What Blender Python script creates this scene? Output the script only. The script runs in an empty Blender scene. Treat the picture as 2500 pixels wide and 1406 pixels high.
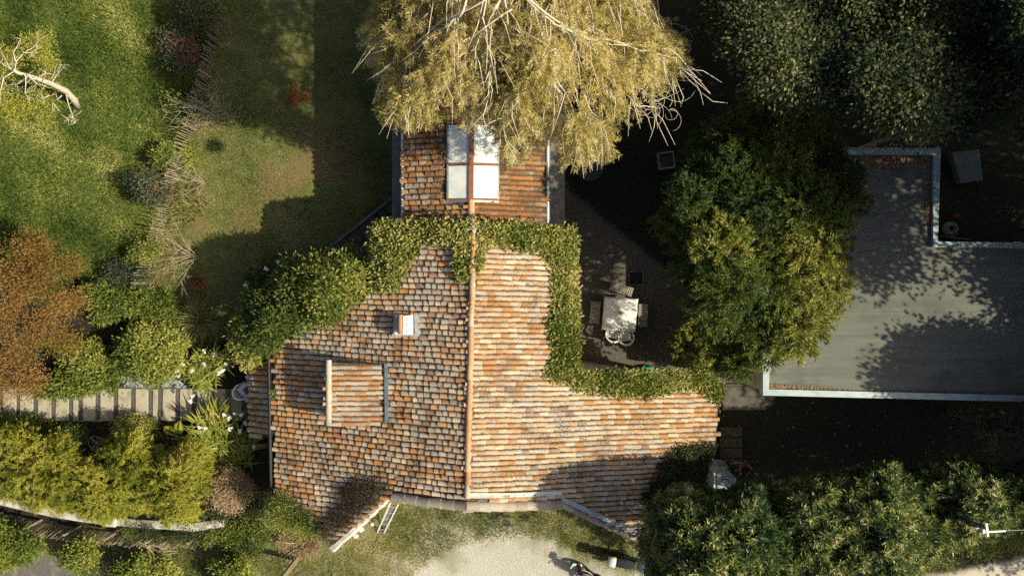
import bpy, math, random
import numpy as np
from mathutils import Vector, Matrix

# ------------------------------------------------------------------ camera, sky, sun, exposure
SC = bpy.context.scene
COL = SC.collection
H, F = 28.0, 1792.0                      # drone height (m) and focal length in photo pixels


def W(px, py, z=0.0):
    """world point at height z seen at photo pixel (px, py)"""
    k = (H - z) / F
    return Vector(((px - 1250) * k, -(py - 703) * k, z))


cam_d = bpy.data.cameras.new('camera')
cam = bpy.data.objects.new('camera', cam_d)
COL.objects.link(cam)
cam.location = (0, 0, H)
cam_d.sensor_fit = 'HORIZONTAL'
cam_d.angle = 2 * math.atan(1250 / F)
cam_d.clip_end = 2000
SC.camera = cam

SUN_TO = Vector((-1.1, 0.24, -1.0)).normalized()      # the way the light travels
sun_d = bpy.data.lights.new('sun', 'SUN')
sun_d.energy = 5.0
sun_d.angle = math.radians(0.5)
sun_d.color = (1.0, 0.875, 0.65)
sun = bpy.data.objects.new('sun', sun_d)
COL.objects.link(sun)
sun.rotation_euler = SUN_TO.to_track_quat('-Z', 'Y').to_euler()
sun.location = (20, -5, 30)

world = bpy.data.worlds.new('World')
SC.world = world
world.use_nodes = True
wn = world.node_tree
for n in list(wn.nodes):
    wn.nodes.remove(n)
wo = wn.nodes.new('ShaderNodeOutputWorld')
wb = wn.nodes.new('ShaderNodeBackground')
ws = wn.nodes.new('ShaderNodeTexSky')
ws.sky_type = 'NISHITA'
ws.sun_disc = False
ws.sun_elevation = math.asin(-SUN_TO.z)
ws.sun_rotation = math.atan2(-SUN_TO.x, -SUN_TO.y)
ws.air_density = 0.6
ws.dust_density = 3.5
ws.ozone_density = 0.4
wb.inputs['Strength'].default_value = 0.10
wn.links.new(ws.outputs[0], wb.inputs[0])
wn.links.new(wb.outputs[0], wo.inputs[0])

SC.view_settings.view_transform = 'Standard'
SC.view_settings.look = 'None'
SC.view_settings.exposure = 0.28
SC.view_settings.gamma = 1.0
SC.render.engine = 'CYCLES'
SC.cycles.max_bounces = 6
SC.cycles.diffuse_bounces = 3
SC.cycles.glossy_bounces = 2
SC.cycles.transmission_bounces = 4
SC.cycles.use_denoising = False

# ------------------------------------------------------------------ helpers: objects
def tag(o, label=None, cat=None, group=None, kind=None):
    if label: o['label'] = label
    if cat: o['category'] = cat
    if group: o['group'] = group
    if kind: o['kind'] = kind
    return o


def empty(name, loc=(0, 0, 0), rz=0.0):
    o = bpy.data.objects.new(name, None)
    o.location = loc
    o.rotation_euler = (0, 0, rz)
    o.empty_display_size = 0.2
    COL.objects.link(o)
    return o


def kids(o):
    return [c for c in bpy.data.objects if c.parent == o]


def copy_tree(o, parent=None):
    c = o.copy()
    COL.objects.link(c)
    c.parent = parent
    for ch in kids(o):
        copy_tree(ch, c)
    return c


def link_mesh(name, me, mats, parent=None, smooth=False):
    o = bpy.data.objects.new(name, me)
    for m in (mats if isinstance(mats, (list, tuple)) else [mats]):
        me.materials.append(m)
    if smooth:
        me.polygons.foreach_set('use_smooth', np.ones(len(me.polygons), dtype=bool))
    COL.objects.link(o)
    if parent is not None:
        o.parent = parent
    return o


class MB:
    """collects simple shapes into one mesh"""
    def __init__(s):
        s.v, s.f, s.r, s.mi = [], [], [], []
        s.cur, s.m = 0.5, 0

    def add(s, vs, fs):
        b = len(s.v)
        s.v += [tuple(p) for p in vs]
        for f in fs:
            s.f.append([i + b for i in f]); s.r.append(s.cur); s.mi.append(s.m)
        return s

    def box(s, c, d, rz=0.0, M=None):
        x, y, z = d[0] / 2, d[1] / 2, d[2] / 2
        R = M if M is not None else Matrix.Rotation(rz, 3, 'Z')
        c = Vector(c)
        vs = [c + R @ Vector(p) for p in ((-x, -y, -z), (x, -y, -z), (x, y, -z), (-x, y, -z), (-x, -y, z), (x, -y, z), (x, y, z), (-x, y, z))]
        return s.add(vs, [(3, 2, 1, 0), (4, 5, 6, 7), (0, 1, 5, 4), (1, 2, 6, 5), (2, 3, 7, 6), (3, 0, 4, 7)])

    def bbox(s, c, d, rz=0.0, bev=0.02):
        """box with chamfered upright and top edges"""
        x, y, z = d[0] / 2, d[1] / 2, d[2] / 2
        R = Matrix.Rotation(rz, 3, 'Z'); c = Vector(c)
        def ring(ix, zz):
            q = bev
            return [c + R @ Vector(p) for p in ((-x + ix, -y + ix + q, zz), (-x + ix + q, -y + ix, zz), (x - ix - q, -y + ix, zz), (x - ix, -y + ix + q, zz),
                                              (x - ix, y - ix - q, zz), (x - ix - q, y - ix, zz), (-x + ix + q, y - ix, zz), (-x + ix, y - ix - q, zz))]
        vs = ring(0, -z) + ring(0, z - bev) + ring(bev, z)
        fs = [tuple(range(7, -1, -1)), tuple(range(16, 24))]
        for k in (0, 8):
            for i in range(8):
                fs.append((k + i, k + (i + 1) % 8, k + 8 + (i + 1) % 8, k + 8 + i))
        return s.add(vs, fs)

    def tube(s, path, r0, r1=None, n=6, cap=True):
        P = [Vector(p) for p in path]
        m = len(P)
        rr = r0 if isinstance(r0, (list, tuple)) else [r0 + ((r1 if r1 is not None else r0) - r0) * i / max(1, m - 1) for i in range(m)]
        vs, fs = [], []
        up = Vector((0, 0, 1))
        a = None
        for i in range(m):
            t = (P[min(i + 1, m - 1)] - P[max(i - 1, 0)])
            if t.length < 1e-9: t = Vector((0, 0, 1))
            t.normalize()
            if a is None:
                a = t.cross(up if abs(t.z) < .95 else Vector((1, 0, 0))).normalized()
            a = (a - t * a.dot(t))
            a = a.normalized() if a.length > 1e-6 else t.orthogonal().normalized()
            b = t.cross(a)
            for k in range(n):
                an = 2 * math.pi * k / n
                vs.append(P[i] + (a * math.cos(an) + b * math.sin(an)) * rr[i])
        for i in range(m - 1):
            for k in range(n):
                fs.append((i * n + k, i * n + (k + 1) % n, (i + 1) * n + (k + 1) % n, (i + 1) * n + k))
        if cap:
            fs.append(tuple(range(n - 1, -1, -1))); fs.append(tuple(range((m - 1) * n, m * n)))
        return s.add(vs, fs)

    def prism(s, pts, z0, z1=None):
        """upright prism over a ccw or cw outline; pts are 2D or 3D (own top z)"""
        n = len(pts)
        ar = sum(pts[i][0] * pts[(i + 1) % n][1] - pts[(i + 1) % n][0] * pts[i][1] for i in range(n))
        if ar < 0: pts = list(pts)[::-1]
        top = [(p[0], p[1], z1 if z1 is not None else p[2]) for p in pts]
        bot = [(p[0], p[1], z0) for p in pts]
        fs = [tuple(range(n, 2 * n)), tuple(range(n - 1, -1, -1))]
        for i in range(n):
            j = (i + 1) % n
            fs.append((i, j, n + j, n + i))
        return s.add(bot + top, fs)

    def lathe(s, c, prof, n=16, M=None):
        c = Vector(c); vs, fs = [], []
        for r, z in prof:
            for k in range(n):
                a = 2 * math.pi * k / n
                p = Vector((r * math.cos(a), r * math.sin(a), z))
                vs.append(c + (M @ p if M else p))
        for i in range(len(prof) - 1):
            for k in range(n):
                fs.append((i * n + k, i * n + (k + 1) % n, (i + 1) * n + (k + 1) % n, (i + 1) * n + k))
        fs.append(tuple(range(n - 1, -1, -1))); fs.append(tuple(range((len(prof) - 1) * n, len(prof) * n)))
        return s.add(vs, fs)

    def ball(s, c, r, n=12, m=8):
        r = r if isinstance(r, (list, tuple)) else (r, r, r)
        c = Vector(c); vs = []; fs = []
        for i in range(m + 1):
            th = math.pi * i / m
            for k in range(n):
                a = 2 * math.pi * k / n
                vs.append(c + Vector((r[0] * math.sin(th) * math.cos(a), r[1] * math.sin(th) * math.sin(a), r[2] * math.cos(th))))
        for i in range(m):
            for k in range(n):
                fs.append((i * n + k, (i + 1) * n + k, (i + 1) * n + (k + 1) % n, i * n + (k + 1) % n))
        return s.add(vs, fs)

    def torus(s, c, R, r, M=None, n=24, m=8):
        pts = []
        c = Vector(c); vs = []; fs = []
        for i in range(n):
            a = 2 * math.pi * i / n
            for k in range(m):
                b = 2 * math.pi * k / m
                p = Vector(((R + r * math.cos(b)) * math.cos(a), (R + r * math.cos(b)) * math.sin(a), r * math.sin(b)))
                vs.append(c + (M @ p if M else p))
        for i in range(n):
            for k in range(m):
                fs.append((i * m + k, ((i + 1) % n) * m + k, ((i + 1) % n) * m + (k + 1) % m, i * m + (k + 1) % m))
        return s.add(vs, fs)

    def build(s, name, mats, parent=None, smooth=False):
        me = bpy.data.meshes.new(name)
        me.from_pydata(s.v, [], s.f)
        a = me.attributes.new('rnd', 'FLOAT', 'FACE')
        a.data.foreach_set('value', np.array(s.r, dtype=np.float32))
        me.polygons.foreach_set('material_index', np.array(s.mi, dtype=np.int32))
        o = link_mesh(name, me, mats, parent, smooth)
        return o


def quads_mesh(name, V, rnd, mats, parent=None, smooth=False):
    """V (N,4,3) quads, rnd (N,)"""
    n = len(V)
    me = bpy.data.meshes.new(name)
    me.vertices.add(n * 4)
    me.vertices.foreach_set('co', np.ascontiguousarray(V, dtype=np.float32).ravel())
    me.loops.add(n * 4)
    me.loops.foreach_set('vertex_index', np.arange(n * 4, dtype=np.int32))
    me.polygons.add(n)
    me.polygons.foreach_set('loop_start', np.arange(0, n * 4, 4, dtype=np.int32))
    a = me.attributes.new('rnd', 'FLOAT', 'FACE')
    a.data.foreach_set('value', np.asarray(rnd, dtype=np.float32))
    me.update(calc_edges=True)
    return link_mesh(name, me, mats, parent, smooth)


def grid_mesh(name, V, ids, rnd, rnd2, mats, parent=None, smooth=True):
    """V (N,K,3) vertices of N equal pieces, ids list of K-local quads"""
    N, K, _ = V.shape
    ids = np.array(ids, dtype=np.int32); Q = len(ids)
    idx = (ids[None] + (np.arange(N) * K)[:, None, None]).reshape(-1)
    me = bpy.data.meshes.new(name)
    me.vertices.add(N * K)
    me.vertices.foreach_set('co', np.ascontiguousarray(V, dtype=np.float32).ravel())
    me.loops.add(N * Q * 4)
    me.loops.foreach_set('vertex_index', idx.astype(np.int32))
    me.polygons.add(N * Q)
    me.polygons.foreach_set('loop_start', np.arange(0, N * Q * 4, 4, dtype=np.int32))
    for nm, val in (('rnd', rnd), ('rnd2', rnd2)):
        a = me.attributes.new(nm, 'FLOAT', 'FACE')
        a.data.foreach_set('value', np.repeat(np.asarray(val, dtype=np.float32), Q))
    me.update(calc_edges=True)
    return link_mesh(name, me, mats, parent, smooth)


# ------------------------------------------------------------------ helpers: numpy geometry
def pip(P, poly):
    x, y = P[:, 0], P[:, 1]
    ins = np.zeros(len(P), bool)
    n = len(poly)
    for i in range(n):
        x1, y1 = poly[i][0], poly[i][1]; x2, y2 = poly[(i + 1) % n][0], poly[(i + 1) % n][1]
        if y1 == y2: continue
        c = ((y1 > y) != (y2 > y)) & (x < (x2 - x1) * (y - y1) / (y2 - y1) + x1)
        ins ^= c
    return ins


def dist_edge(P, poly):
    d = np.full(len(P), 1e9)
    n = len(poly)
    for i in range(n):
        a = np.array(poly[i][:2], float); b = np.array(poly[(i + 1) % n][:2], float)
        ab = b - a
        t = np.clip(((P[:, :2] - a) @ ab) / max(1e-9, ab @ ab), 0, 1)
        d = np.minimum(d, np.linalg.norm(P[:, :2] - a - t[:, None] * ab, axis=1))
    return d


def sample_poly(poly, n, rng):
    A = np.array([p[:2] for p in poly]); lo, hi = A.min(0), A.max(0)
    out = np.zeros((0, 2))
    while len(out) < n:
        P = lo + (hi - lo) * rng.random((n * 2, 2))
        out = np.vstack([out, P[pip(P, poly)]])
    return out[:n]


_nr = np.random.default_rng(5)
_NK = [(_nr.normal(0, 1, 2), _nr.random() * 6.28, f) for f in (1, 1, 1, 1, 2, 2, 2, 2, 4, 4, 4, 4)]


def noise2(P, seed=0.0):
    """smooth noise about -1..1 over 2D points"""
    s = np.zeros(len(P))
    for k, ph, f in _NK:
        s += np.sin(f * (P[:, 0] * k[0] + P[:, 1] * k[1]) + ph * (1 + seed)) / (f ** .7)
    return s / 3.2


def nrm(A):
    return A / np.maximum(1e-9, np.linalg.norm(A, axis=-1, keepdims=True))


class ZPoly(list):
    z = None


def wpoly(pix, z):
    q = ZPoly(tuple(W(x, y, z))[:2] for x, y in pix)
    q.z = z
    return q


def blob_px(cx, cy, rx, ry=None, n=18, seed=0, jag=.16):
    r = np.random.default_rng(seed); ry = ry or rx
    return [(cx + rx * (1 + jag * r.uniform(-1, 1)) * math.cos(2 * math.pi * i / n), cy + ry * (1 + jag * r.uniform(-1, 1)) * math.sin(2 * math.pi * i / n)) for i in range(n)]


def leaf_quads(B, D, L, Wd, rng, flat=.9):
    n = len(B)
    nn = rng.normal(0, .55, (n, 3)); nn[:, 2] += flat
    S = nrm(np.cross(D, nn))
    N = nrm(np.cross(S, D))
    L = (L * rng.uniform(.65, 1.25, n))[:, None]; w = (Wd * rng.uniform(.7, 1.2, n))[:, None] / 2
    V = np.empty((n, 4, 3))
    V[:, 0] = B
    V[:, 1] = B + D * L * .42 + S * w + N * L * .05
    V[:, 2] = B + D * L - N * L * .08
    V[:, 3] = B + D * L * .42 - S * w + N * L * .05
    return V


def clumps(C, k, r, rng, style, T=None):
    """leaf bases and directions round clump centres C (n,3)"""
    n = len(C)
    if style == 'rosette':
        ax = rng.normal(0, .35, (n, 3)); ax[:, 2] += 1; ax = nrm(ax)
        if T is not None: ax = nrm(ax + T * .5)
        u = nrm(np.cross(ax, rng.normal(0, 1, (n, 3)))); v = np.cross(ax, u)
        th = rng.random((n, k)) * 6.283; el = rng.uniform(.0, 1.1, (n, k))
        D = (np.cos(th)[..., None] * u[:, None] + np.sin(th)[..., None] * v[:, None]) * np.cos(el)[..., None] + ax[:, None] * np.sin(el)[..., None]
        B = C[:, None] - ax[:, None] * (rng.random((n, k, 1)) * r) + D * .01
    elif style == 'twig':
        Tw = rng.normal(0, .7, (n, 3)) + np.array((0, 0, .1))
        if T is not None: Tw = Tw * .55 + T
        Tw = nrm(Tw)
        s = rng.random((n, k, 1))
        side = nrm(np.cross(Tw[:, None] + 0 * s, rng.normal(0, 1, (n, k, 3))))
        D = nrm(Tw[:, None] * .75 + side * .75 + rng.normal(0, .15, (n, k, 3)))
        sag = np.zeros((n, k, 3)); sag[..., 2] = -(s[..., 0] ** 2) * r * .35
        B = C[:, None] + Tw[:, None] * s * r + sag
    else:
        off = rng.normal(0, 1, (n, k, 3)); off[..., 2] *= .6
        B = C[:, None] + off * r * .55
        D = nrm(off * .8 + rng.normal(0, .6, (n, k, 3)) + np.array((0, 0, .15)))
    return B.reshape(-1, 3), D.reshape(-1, 3)


def crown_pts(poly, z0, z1, n, rng, edge=.7, lump=.4, freq=1.3, depth=.5, puff=0.0, per=14, tilt=0.0, tilty=0.0):
    dz = 0
    if puff:
        m = max(3, n // per)
        S = sample_poly(poly, m, rng)
        i = rng.integers(0, m, n)
        R = puff * rng.uniform(.6, 1.25, m)
        a = rng.random(n) * 6.283; q = np.sqrt(rng.random(n))
        P = S[i] + (R[i] * q)[:, None] * np.column_stack([np.cos(a), np.sin(a)])
        zs = rng.normal(0, .35, m) * puff
        dz = R[i] * (np.sqrt(np.maximum(0, 1 - q ** 2)) - .5) * 1.1 + zs[i]
        ins = pip(P, poly)
        P = np.where(ins[:, None], P, S[i])
    else:
        P = sample_poly(poly, n, rng)
    d = dist_edge(P, poly)
    t = np.clip(d / (edge * d.max()), 0, 1)
    z = z0 + (z1 - z0) * np.sqrt(1 - (1 - t) ** 2) + lump * noise2(P * freq, z1) * (.35 + .65 * t) - depth * rng.random(n) ** 2 + dz + tilt * (P[:, 0] - P[:, 0].mean()) - tilty * (P[:, 1] - P[:, 1].mean())
    z = np.maximum(z, .05)
    if getattr(poly, 'z', None) is not None:        # keep the crown's plan as wide aloft as its outline was measured
        P = P * ((H - z) / (H - poly.z))[:, None]
    return np.column_stack([P, z])


def hanging(P, poly, drop):
    """outward direction for crown points"""
    c = np.mean(np.array([p[:2] for p in poly]), axis=0)
    T = np.zeros((len(P), 3)); T[:, :2] = P[:, :2] - c
    T = nrm(T); T[:, 2] = drop
    return T


# ------------------------------------------------------------------ helpers: materials
def _nt(name):
    m = bpy.data.materials.new(name)
    m.use_nodes = True
    nt = m.node_tree
    for n in list(nt.nodes):
        nt.nodes.remove(n)
    out = nt.nodes.new('ShaderNodeOutputMaterial')
    p = nt.nodes.new('ShaderNodeBsdfPrincipled')
    nt.links.new(p.outputs[0], out.inputs[0])
    return m, nt, p, out


def noise_node(nt, scale, detail=4, rough=.6, coord=None):
    t = nt.nodes.new('ShaderNodeTexNoise')
    t.inputs['Scale'].default_value = scale
    t.inputs['Detail'].default_value = detail
    t.inputs['Roughness'].default_value = rough
    if coord is None:
        g = nt.nodes.new('ShaderNodeNewGeometry'); coord = g.outputs['Position']
    nt.links.new(coord, t.inputs['Vector'])
    return t.outputs['Fac']


def ramp(nt, fac, stops, interp='LINEAR'):
    r = nt.nodes.new('ShaderNodeValToRGB')
    r.color_ramp.interpolation = interp
    e = r.color_ramp.elements
    while len(e) > 1: e.remove(e[-1])
    e[0].position = stops[0][0]; e[0].color = (*stops[0][1], 1)
    for p, c in stops[1:]:
        q = e.new(p); q.color = (*c, 1)
    nt.links.new(fac, r.inputs[0])
    return r.outputs[0]


def mixc(nt, fac, a, b, blend='MIX'):
    m = nt.nodes.new('ShaderNodeMix'); m.data_type = 'RGBA'; m.blend_type = blend
    for sock, v in ((m.inputs[0], fac), (m.inputs[6], a), (m.inputs[7], b)):
        if hasattr(v, 'links'): nt.links.new(v, sock)
        elif isinstance(v, (int, float)): sock.default_value = v
        else: sock.default_value = (*v, 1)
    return m.outputs[2]


def smooth(nt, fac, a, b):
    m = nt.nodes.new('ShaderNodeMapRange'); m.interpolation_type = 'SMOOTHSTEP'
    nt.links.new(fac, m.inputs[0])
    m.inputs[1].default_value = a; m.inputs[2].default_value = b
    return m.outputs[0]


def bump(nt, p, h, strength=.5, dist=.02):
    b = nt.nodes.new('ShaderNodeBump')
    b.inputs['Strength'].default_value = strength; b.inputs['Distance'].default_value = dist
    nt.links.new(h, b.inputs['Height']); nt.links.new(b.outputs[0], p.inputs['Normal'])


def attr(nt, name, out='Fac'):
    a = nt.nodes.new('ShaderNodeAttribute'); a.attribute_name = name
    return a.outputs[out]


def plain(name, c1, c2=None, scale=6.0, rough=.75, metal=0.0, bmp=0.0, lo=.4, hi=.65, spec=.3):
    m, nt, p, out = _nt(name)
    f = noise_node(nt, scale, 6, .65)
    if c2 is None: c2 = tuple(x * .75 for x in c1)
    nt.links.new(mixc(nt, smooth(nt, f, lo, hi), c1, c2), p.inputs['Base Color'])
    p.inputs['Roughness'].default_value = rough
    p.inputs['Metallic'].default_value = metal
    p.inputs['Specular IOR Level'].default_value = spec
    if bmp: bump(nt, p, noise_node(nt, scale * 4, 5), bmp, .02)
    return m


def foliage_mat(name, stops, transl=.3, rough=.5, spec=.35, tint=(1.0, 1.0, .6)):
    m, nt, p, out = _nt(name)
    a = attr(nt, 'rnd')
    col = ramp(nt, a, stops)
    nt.links.new(col, p.inputs['Base Color'])
    p.inputs['Roughness'].default_value = rough
    p.inputs['Specular IOR Level'].default_value = spec
    tr = nt.nodes.new('ShaderNodeBsdfTranslucent')
    nt.links.new(mixc(nt, 1.0, col, tint, 'MULTIPLY'), tr.inputs[0])
    mx = nt.nodes.new('ShaderNodeMixShader'); mx.inputs[0].default_value = transl
    nt.links.new(p.outputs[0], mx.inputs[1]); nt.links.new(tr.outputs[0], mx.inputs[2])
    nt.links.new(mx.outputs[0], out.inputs[0])
    return m


def ramp3(a, b, c):
    return [(0, a), (.5, b), (1, c)]


def tile_mat(name, stops, lichen=(.42, .40, .34), amt=.5, dirt=(.045, .038, .028), grime=.5):
    m, nt, p, out = _nt(name)
    base = ramp(nt, attr(nt, 'rnd'), stops, 'CONSTANT')
    hue = noise_node(nt, 9, 3)
    base = mixc(nt, smooth(nt, hue, .35, .7), base, mixc(nt, 1.0, base, (1.08, .95, .84), 'MULTIPLY'))
    n1 = noise_node(nt, 14, 7, .78)
    th = nt.nodes.new('ShaderNodeMath'); th.operation = 'MULTIPLY_ADD'
    nt.links.new(attr(nt, 'rnd2'), th.inputs[0]); th.inputs[1].default_value = .3; nt.links.new(n1, th.inputs[2])
    c = mixc(nt, smooth(nt, th.outputs[0], .80 - amt * .2, .90 - amt * .2), base, lichen)
    n2 = noise_node(nt, 26, 6, .8)
    th2 = nt.nodes.new('ShaderNodeMath'); th2.operation = 'MULTIPLY_ADD'
    nt.links.new(noise_node(nt, 1.1, 4, .6), th2.inputs[0]); th2.inputs[1].default_value = .5; nt.links.new(n2, th2.inputs[2])
    c = mixc(nt, smooth(nt, th2.outputs[0], .86 - grime * .12, .98 - grime * .12), c, dirt)
    n3 = noise_node(nt, .8, 5, .65)
    c = mixc(nt, smooth(nt, n3, .50, .72), c, mixc(nt, grime * .9, c, (.085, .07, .05)))
    n4 = noise_node(nt, 3.1, 5, .7)
    c = mixc(nt, smooth(nt, n4, .62, .74), c, mixc(nt, .6, c, (.10, .085, .03)))
    nt.links.new(c, p.inputs['Base Color'])
    p.inputs['Roughness'].default_value = .9
    p.inputs['Specular IOR Level'].default_value = .15
    bump(nt, p, n1, .5, .015)
    return m


RND = random.Random(7)
# ------------------------------------------------------------------ ground
def build_ground():
    xs = np.arange(-32, 32.01, .16); ys = np.arange(-22, 22.01, .16)
    X, Y = np.meshgrid(xs, ys)
    P = np.column_stack([X.ravel(), Y.ravel()])
    Z = .03 * noise2(P * .7)
    nx, ny = len(xs), len(ys)

    def mask(pix, soft, amp, fr=1.4):
        poly = wpoly(pix, 0)
        s = dist_edge(P, poly); s[~pip(P, poly)] *= -1
        s = s + amp * (noise2(P * fr, .3) + .5 * noise2(P * fr * 3.1, .8))
        t = np.clip((s + soft) / (2 * soft), 0, 1)
        return t * t * (3 - 2 * t)
    meadow = mask([(-600, -600), (560, -600), (545, 0), (505, 210), (450, 360), (410, 520), (350, 680), (250, 730), (-600, 780)], .3, .25)
    lawn = mask([(570, -600), (1500, -600), (1500, 0), (985, 60), (985, 470), (800, 610), (640, 640), (600, 760), (480, 860), (300, 780), (350, 680), (410, 520), (450, 360), (505, 210)], .3, .2)
    front = mask([(-600, 1300), (300, 1300), (520, 1300), (690, 1230), (800, 1330), (970, 1190), (1140, 1205), (1370, 1200), (1560, 1290), (1580, 1500), (1500, 1800), (-600, 1800)], .3, .2)
    gravel = mask([(960, 1440), (1010, 1385), (1100, 1325), (1230, 1302), (1310, 1308), (1345, 1345), (1400, 1385), (1500, 1398), (1560, 1405), (1620, 1500), (1500, 1700), (880, 1700)], .9, .6, 2.4)
    court = mask([(1378, 455), (1400, 475), (1600, 640), (1760, 760), (1880, 850), (1890, 985), (1760, 985), (1400, 960)], .06, .03)
    asph = mask([(-600, 1800), (-600, 1420), (0, 1386), (130, 1362), (205, 1388), (300, 1416), (420, 1500), (420, 1800)], .2, .1)
    road = mask([(2170, 1425), (2350, 1392), (2500, 1358), (3000, 1250), (3000, 1900), (1700, 1900), (1900, 1480)], .12, .08)
    V = [(float(a), float(b), float(c)) for (a, b), c in zip(P, Z)]
    Fc = []
    for j in range(ny - 1):
        r = j * nx
        for i in range(nx - 1):
            Fc.append((r + i, r + i + 1, r + nx + i + 1, r + nx + i))
    b = len(V)
    x0, x1, y0, y1 = xs[0], xs[-1], ys[0], ys[-1]; R = 900.
    for x in (-R, x0, x1, R):
        for y in (-R, y0, y1, R):
            V.append((float(x), float(y), -.01))
    for i in range(3):
        for j in range(3):
            if i == 1 and j == 1: continue
            q = b + i * 4 + j
            Fc.append((q, q + 4, q + 5, q + 1))
    me = bpy.data.meshes.new('ground')
    me.from_pydata(V, [], Fc)
    for nm, ch in (('zone_a', (meadow, lawn, front)), ('zone_b', (gravel, court, asph)), ('zone_c', (road, road * 0, road * 0))):
        a = me.attributes.new(nm, 'FLOAT_COLOR', 'POINT')
        arr = np.zeros((len(V), 4), np.float32); arr[:, 3] = 1
        for k in range(3): arr[:len(P), k] = ch[k]
        if nm == 'zone_a': arr[len(P):, 0] = 1
        a.data.foreach_set('color', arr.ravel())
    m, nt, p, out = _nt('ground_soil_and_turf')

    def zone(nm):
        s = nt.nodes.new('ShaderNodeSeparateColor')
        nt.links.new(attr(nt, nm, 'Color'), s.inputs[0])
        return s.outputs
    za, zb, zc = zone('zone_a'), zone('zone_b'), zone('zone_c')
    fine = noise_node(nt, 16, 6, .75); mid = noise_node(nt, 2.2, 5, .6); big = noise_node(nt, .35, 3, .5); grit = noise_node(nt, 45, 3, .7)
    soil = mixc(nt, smooth(nt, fine, .4, .7), (.022, .023, .014), (.05, .05, .03))
    c = soil
    md = ramp(nt, fine, [(.3, (.04, .068, .016)), (.5, (.085, .125, .03)), (.7, (.16, .19, .055))])
    md = mixc(nt, smooth(nt, mid, .45, .7), md, (.12, .15, .04))
    c = mixc(nt, za[0], c, md)
    ln = ramp(nt, fine, [(.3, (.075, .095, .03)), (.5, (.15, .175, .06)), (.7, (.27, .26, .11))])
    ln = mixc(nt, smooth(nt, mid, .42, .66), ln, (.11, .13, .035))
    ln = mixc(nt, smooth(nt, big, .5, .62), ln, (.21, .165, .08))
    c = mixc(nt, za[1], c, ln)
    fr = ramp(nt, fine, [(.3, (.07, .08, .03)), (.5, (.19, .195, .09)), (.7, (.38, .36, .22))])
    fr = mixc(nt, smooth(nt, mid, .45, .6), fr, (.11, .125, .035))
    fr = mixc(nt, smooth(nt, big, .48, .66), fr, (.36, .33, .22))
    c = mixc(nt, za[2], c, fr)
    gv = ramp(nt, grit, [(.3, (.30, .30, .25)), (.5, (.50, .50, .43)), (.7, (.66, .66, .59))])
    gv = mixc(nt, smooth(nt, fine, .60, .74), gv, (.22, .21, .13))
    c = mixc(nt, zb[0], c, gv)
    ct = ramp(nt, grit, [(.3, (.075, .072, .06)), (.5, (.12, .115, .095)), (.7, (.20, .185, .15))])
    c = mixc(nt, zb[1], c, ct)
    asv = ramp(nt, grit, [(.3, (.10, .105, .10)), (.7, (.18, .18, .165))])
    asv = mixc(nt, smooth(nt, mid, .5, .7), asv, (.25, .235, .19))
    c = mixc(nt, zb[2], c, asv)
    rd = ramp(nt, grit, [(.3, (.50, .47, .36)), (.7, (.66, .63, .50))])
    c = mixc(nt, zc[0], c, rd)
    nt.links.new(c, p.inputs['Base Color'])
    p.inputs['Roughness'].default_value = .95
    p.inputs['Specular IOR Level'].default_value = .1
    bump(nt, p, fine, .8, .06)
    o = link_mesh('ground', me, [m], smooth=True)
    tag(o, 'garden soil and turf with a pale gravel patch below the house', 'ground', kind='structure')


build_ground()

# ------------------------------------------------------------------ shared materials
M = {}
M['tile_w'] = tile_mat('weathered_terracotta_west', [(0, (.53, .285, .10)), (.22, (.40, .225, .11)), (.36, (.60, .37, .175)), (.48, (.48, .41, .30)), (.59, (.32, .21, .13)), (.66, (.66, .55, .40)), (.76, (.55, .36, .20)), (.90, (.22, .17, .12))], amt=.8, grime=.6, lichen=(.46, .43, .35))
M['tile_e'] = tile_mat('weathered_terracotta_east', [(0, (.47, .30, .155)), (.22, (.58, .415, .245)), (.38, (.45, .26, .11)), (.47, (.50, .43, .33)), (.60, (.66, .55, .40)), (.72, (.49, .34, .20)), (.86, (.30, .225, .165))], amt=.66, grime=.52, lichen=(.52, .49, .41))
M['tile_d'] = tile_mat('pale_terracotta', [(0, (.48, .42, .33)), (.3, (.46, .27, .13)), (.5, (.55, .46, .34)), (.75, (.42, .25, .14)), (.85, (.60, .52, .42))], amt=.7)
M['tile_n'] = tile_mat('rust_terracotta', [(0, (.36, .17, .06)), (.25, (.28, .15, .08)), (.45, (.40, .21, .085)), (.65, (.25, .16, .10)), (.8, (.42, .27, .14)), (.93, (.33, .28, .21))], amt=.4, grime=.85)
M['tile_p'] = tile_mat('ochre_terracotta', [(0, (.52, .32, .13)), (.3, (.42, .24, .11)), (.5, (.56, .42, .24)), (.75, (.50, .43, .33))], amt=.5)
M['cap'] = tile_mat('ridge_terracotta', [(0, (.50, .32, .18)), (.35, (.54, .37, .23)), (.7, (.44, .26, .14)), (.9, (.5, .42, .32))], amt=.35)
M['coping'] = tile_mat('pale_coping_clay', [(0, (.44, .41, .34)), (.4, (.36, .33, .27)), (.7, (.48, .45, .37))], amt=.6)
M['mortar'] = plain('roof_mortar', (.055, .042, .028), (.13, .10, .065), 14)
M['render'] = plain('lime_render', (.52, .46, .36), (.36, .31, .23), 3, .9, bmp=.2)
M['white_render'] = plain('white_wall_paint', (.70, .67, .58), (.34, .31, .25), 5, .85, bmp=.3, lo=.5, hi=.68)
M['zinc'] = plain('zinc_sheet', (.34, .42, .44), (.22, .30, .33), 5, .45, .6, spec=.5)
M['zinc_sunlit'] = plain('sunlit_zinc_sheet', (.62, .68, .66), (.48, .54, .54), 4, .5, .2)  # same zinc again, with the sunlight put into a paler colour
M['concrete'] = plain('grey_concrete', (.21, .21, .19), (.13, .13, .12), 4, .9, bmp=.2)
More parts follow.
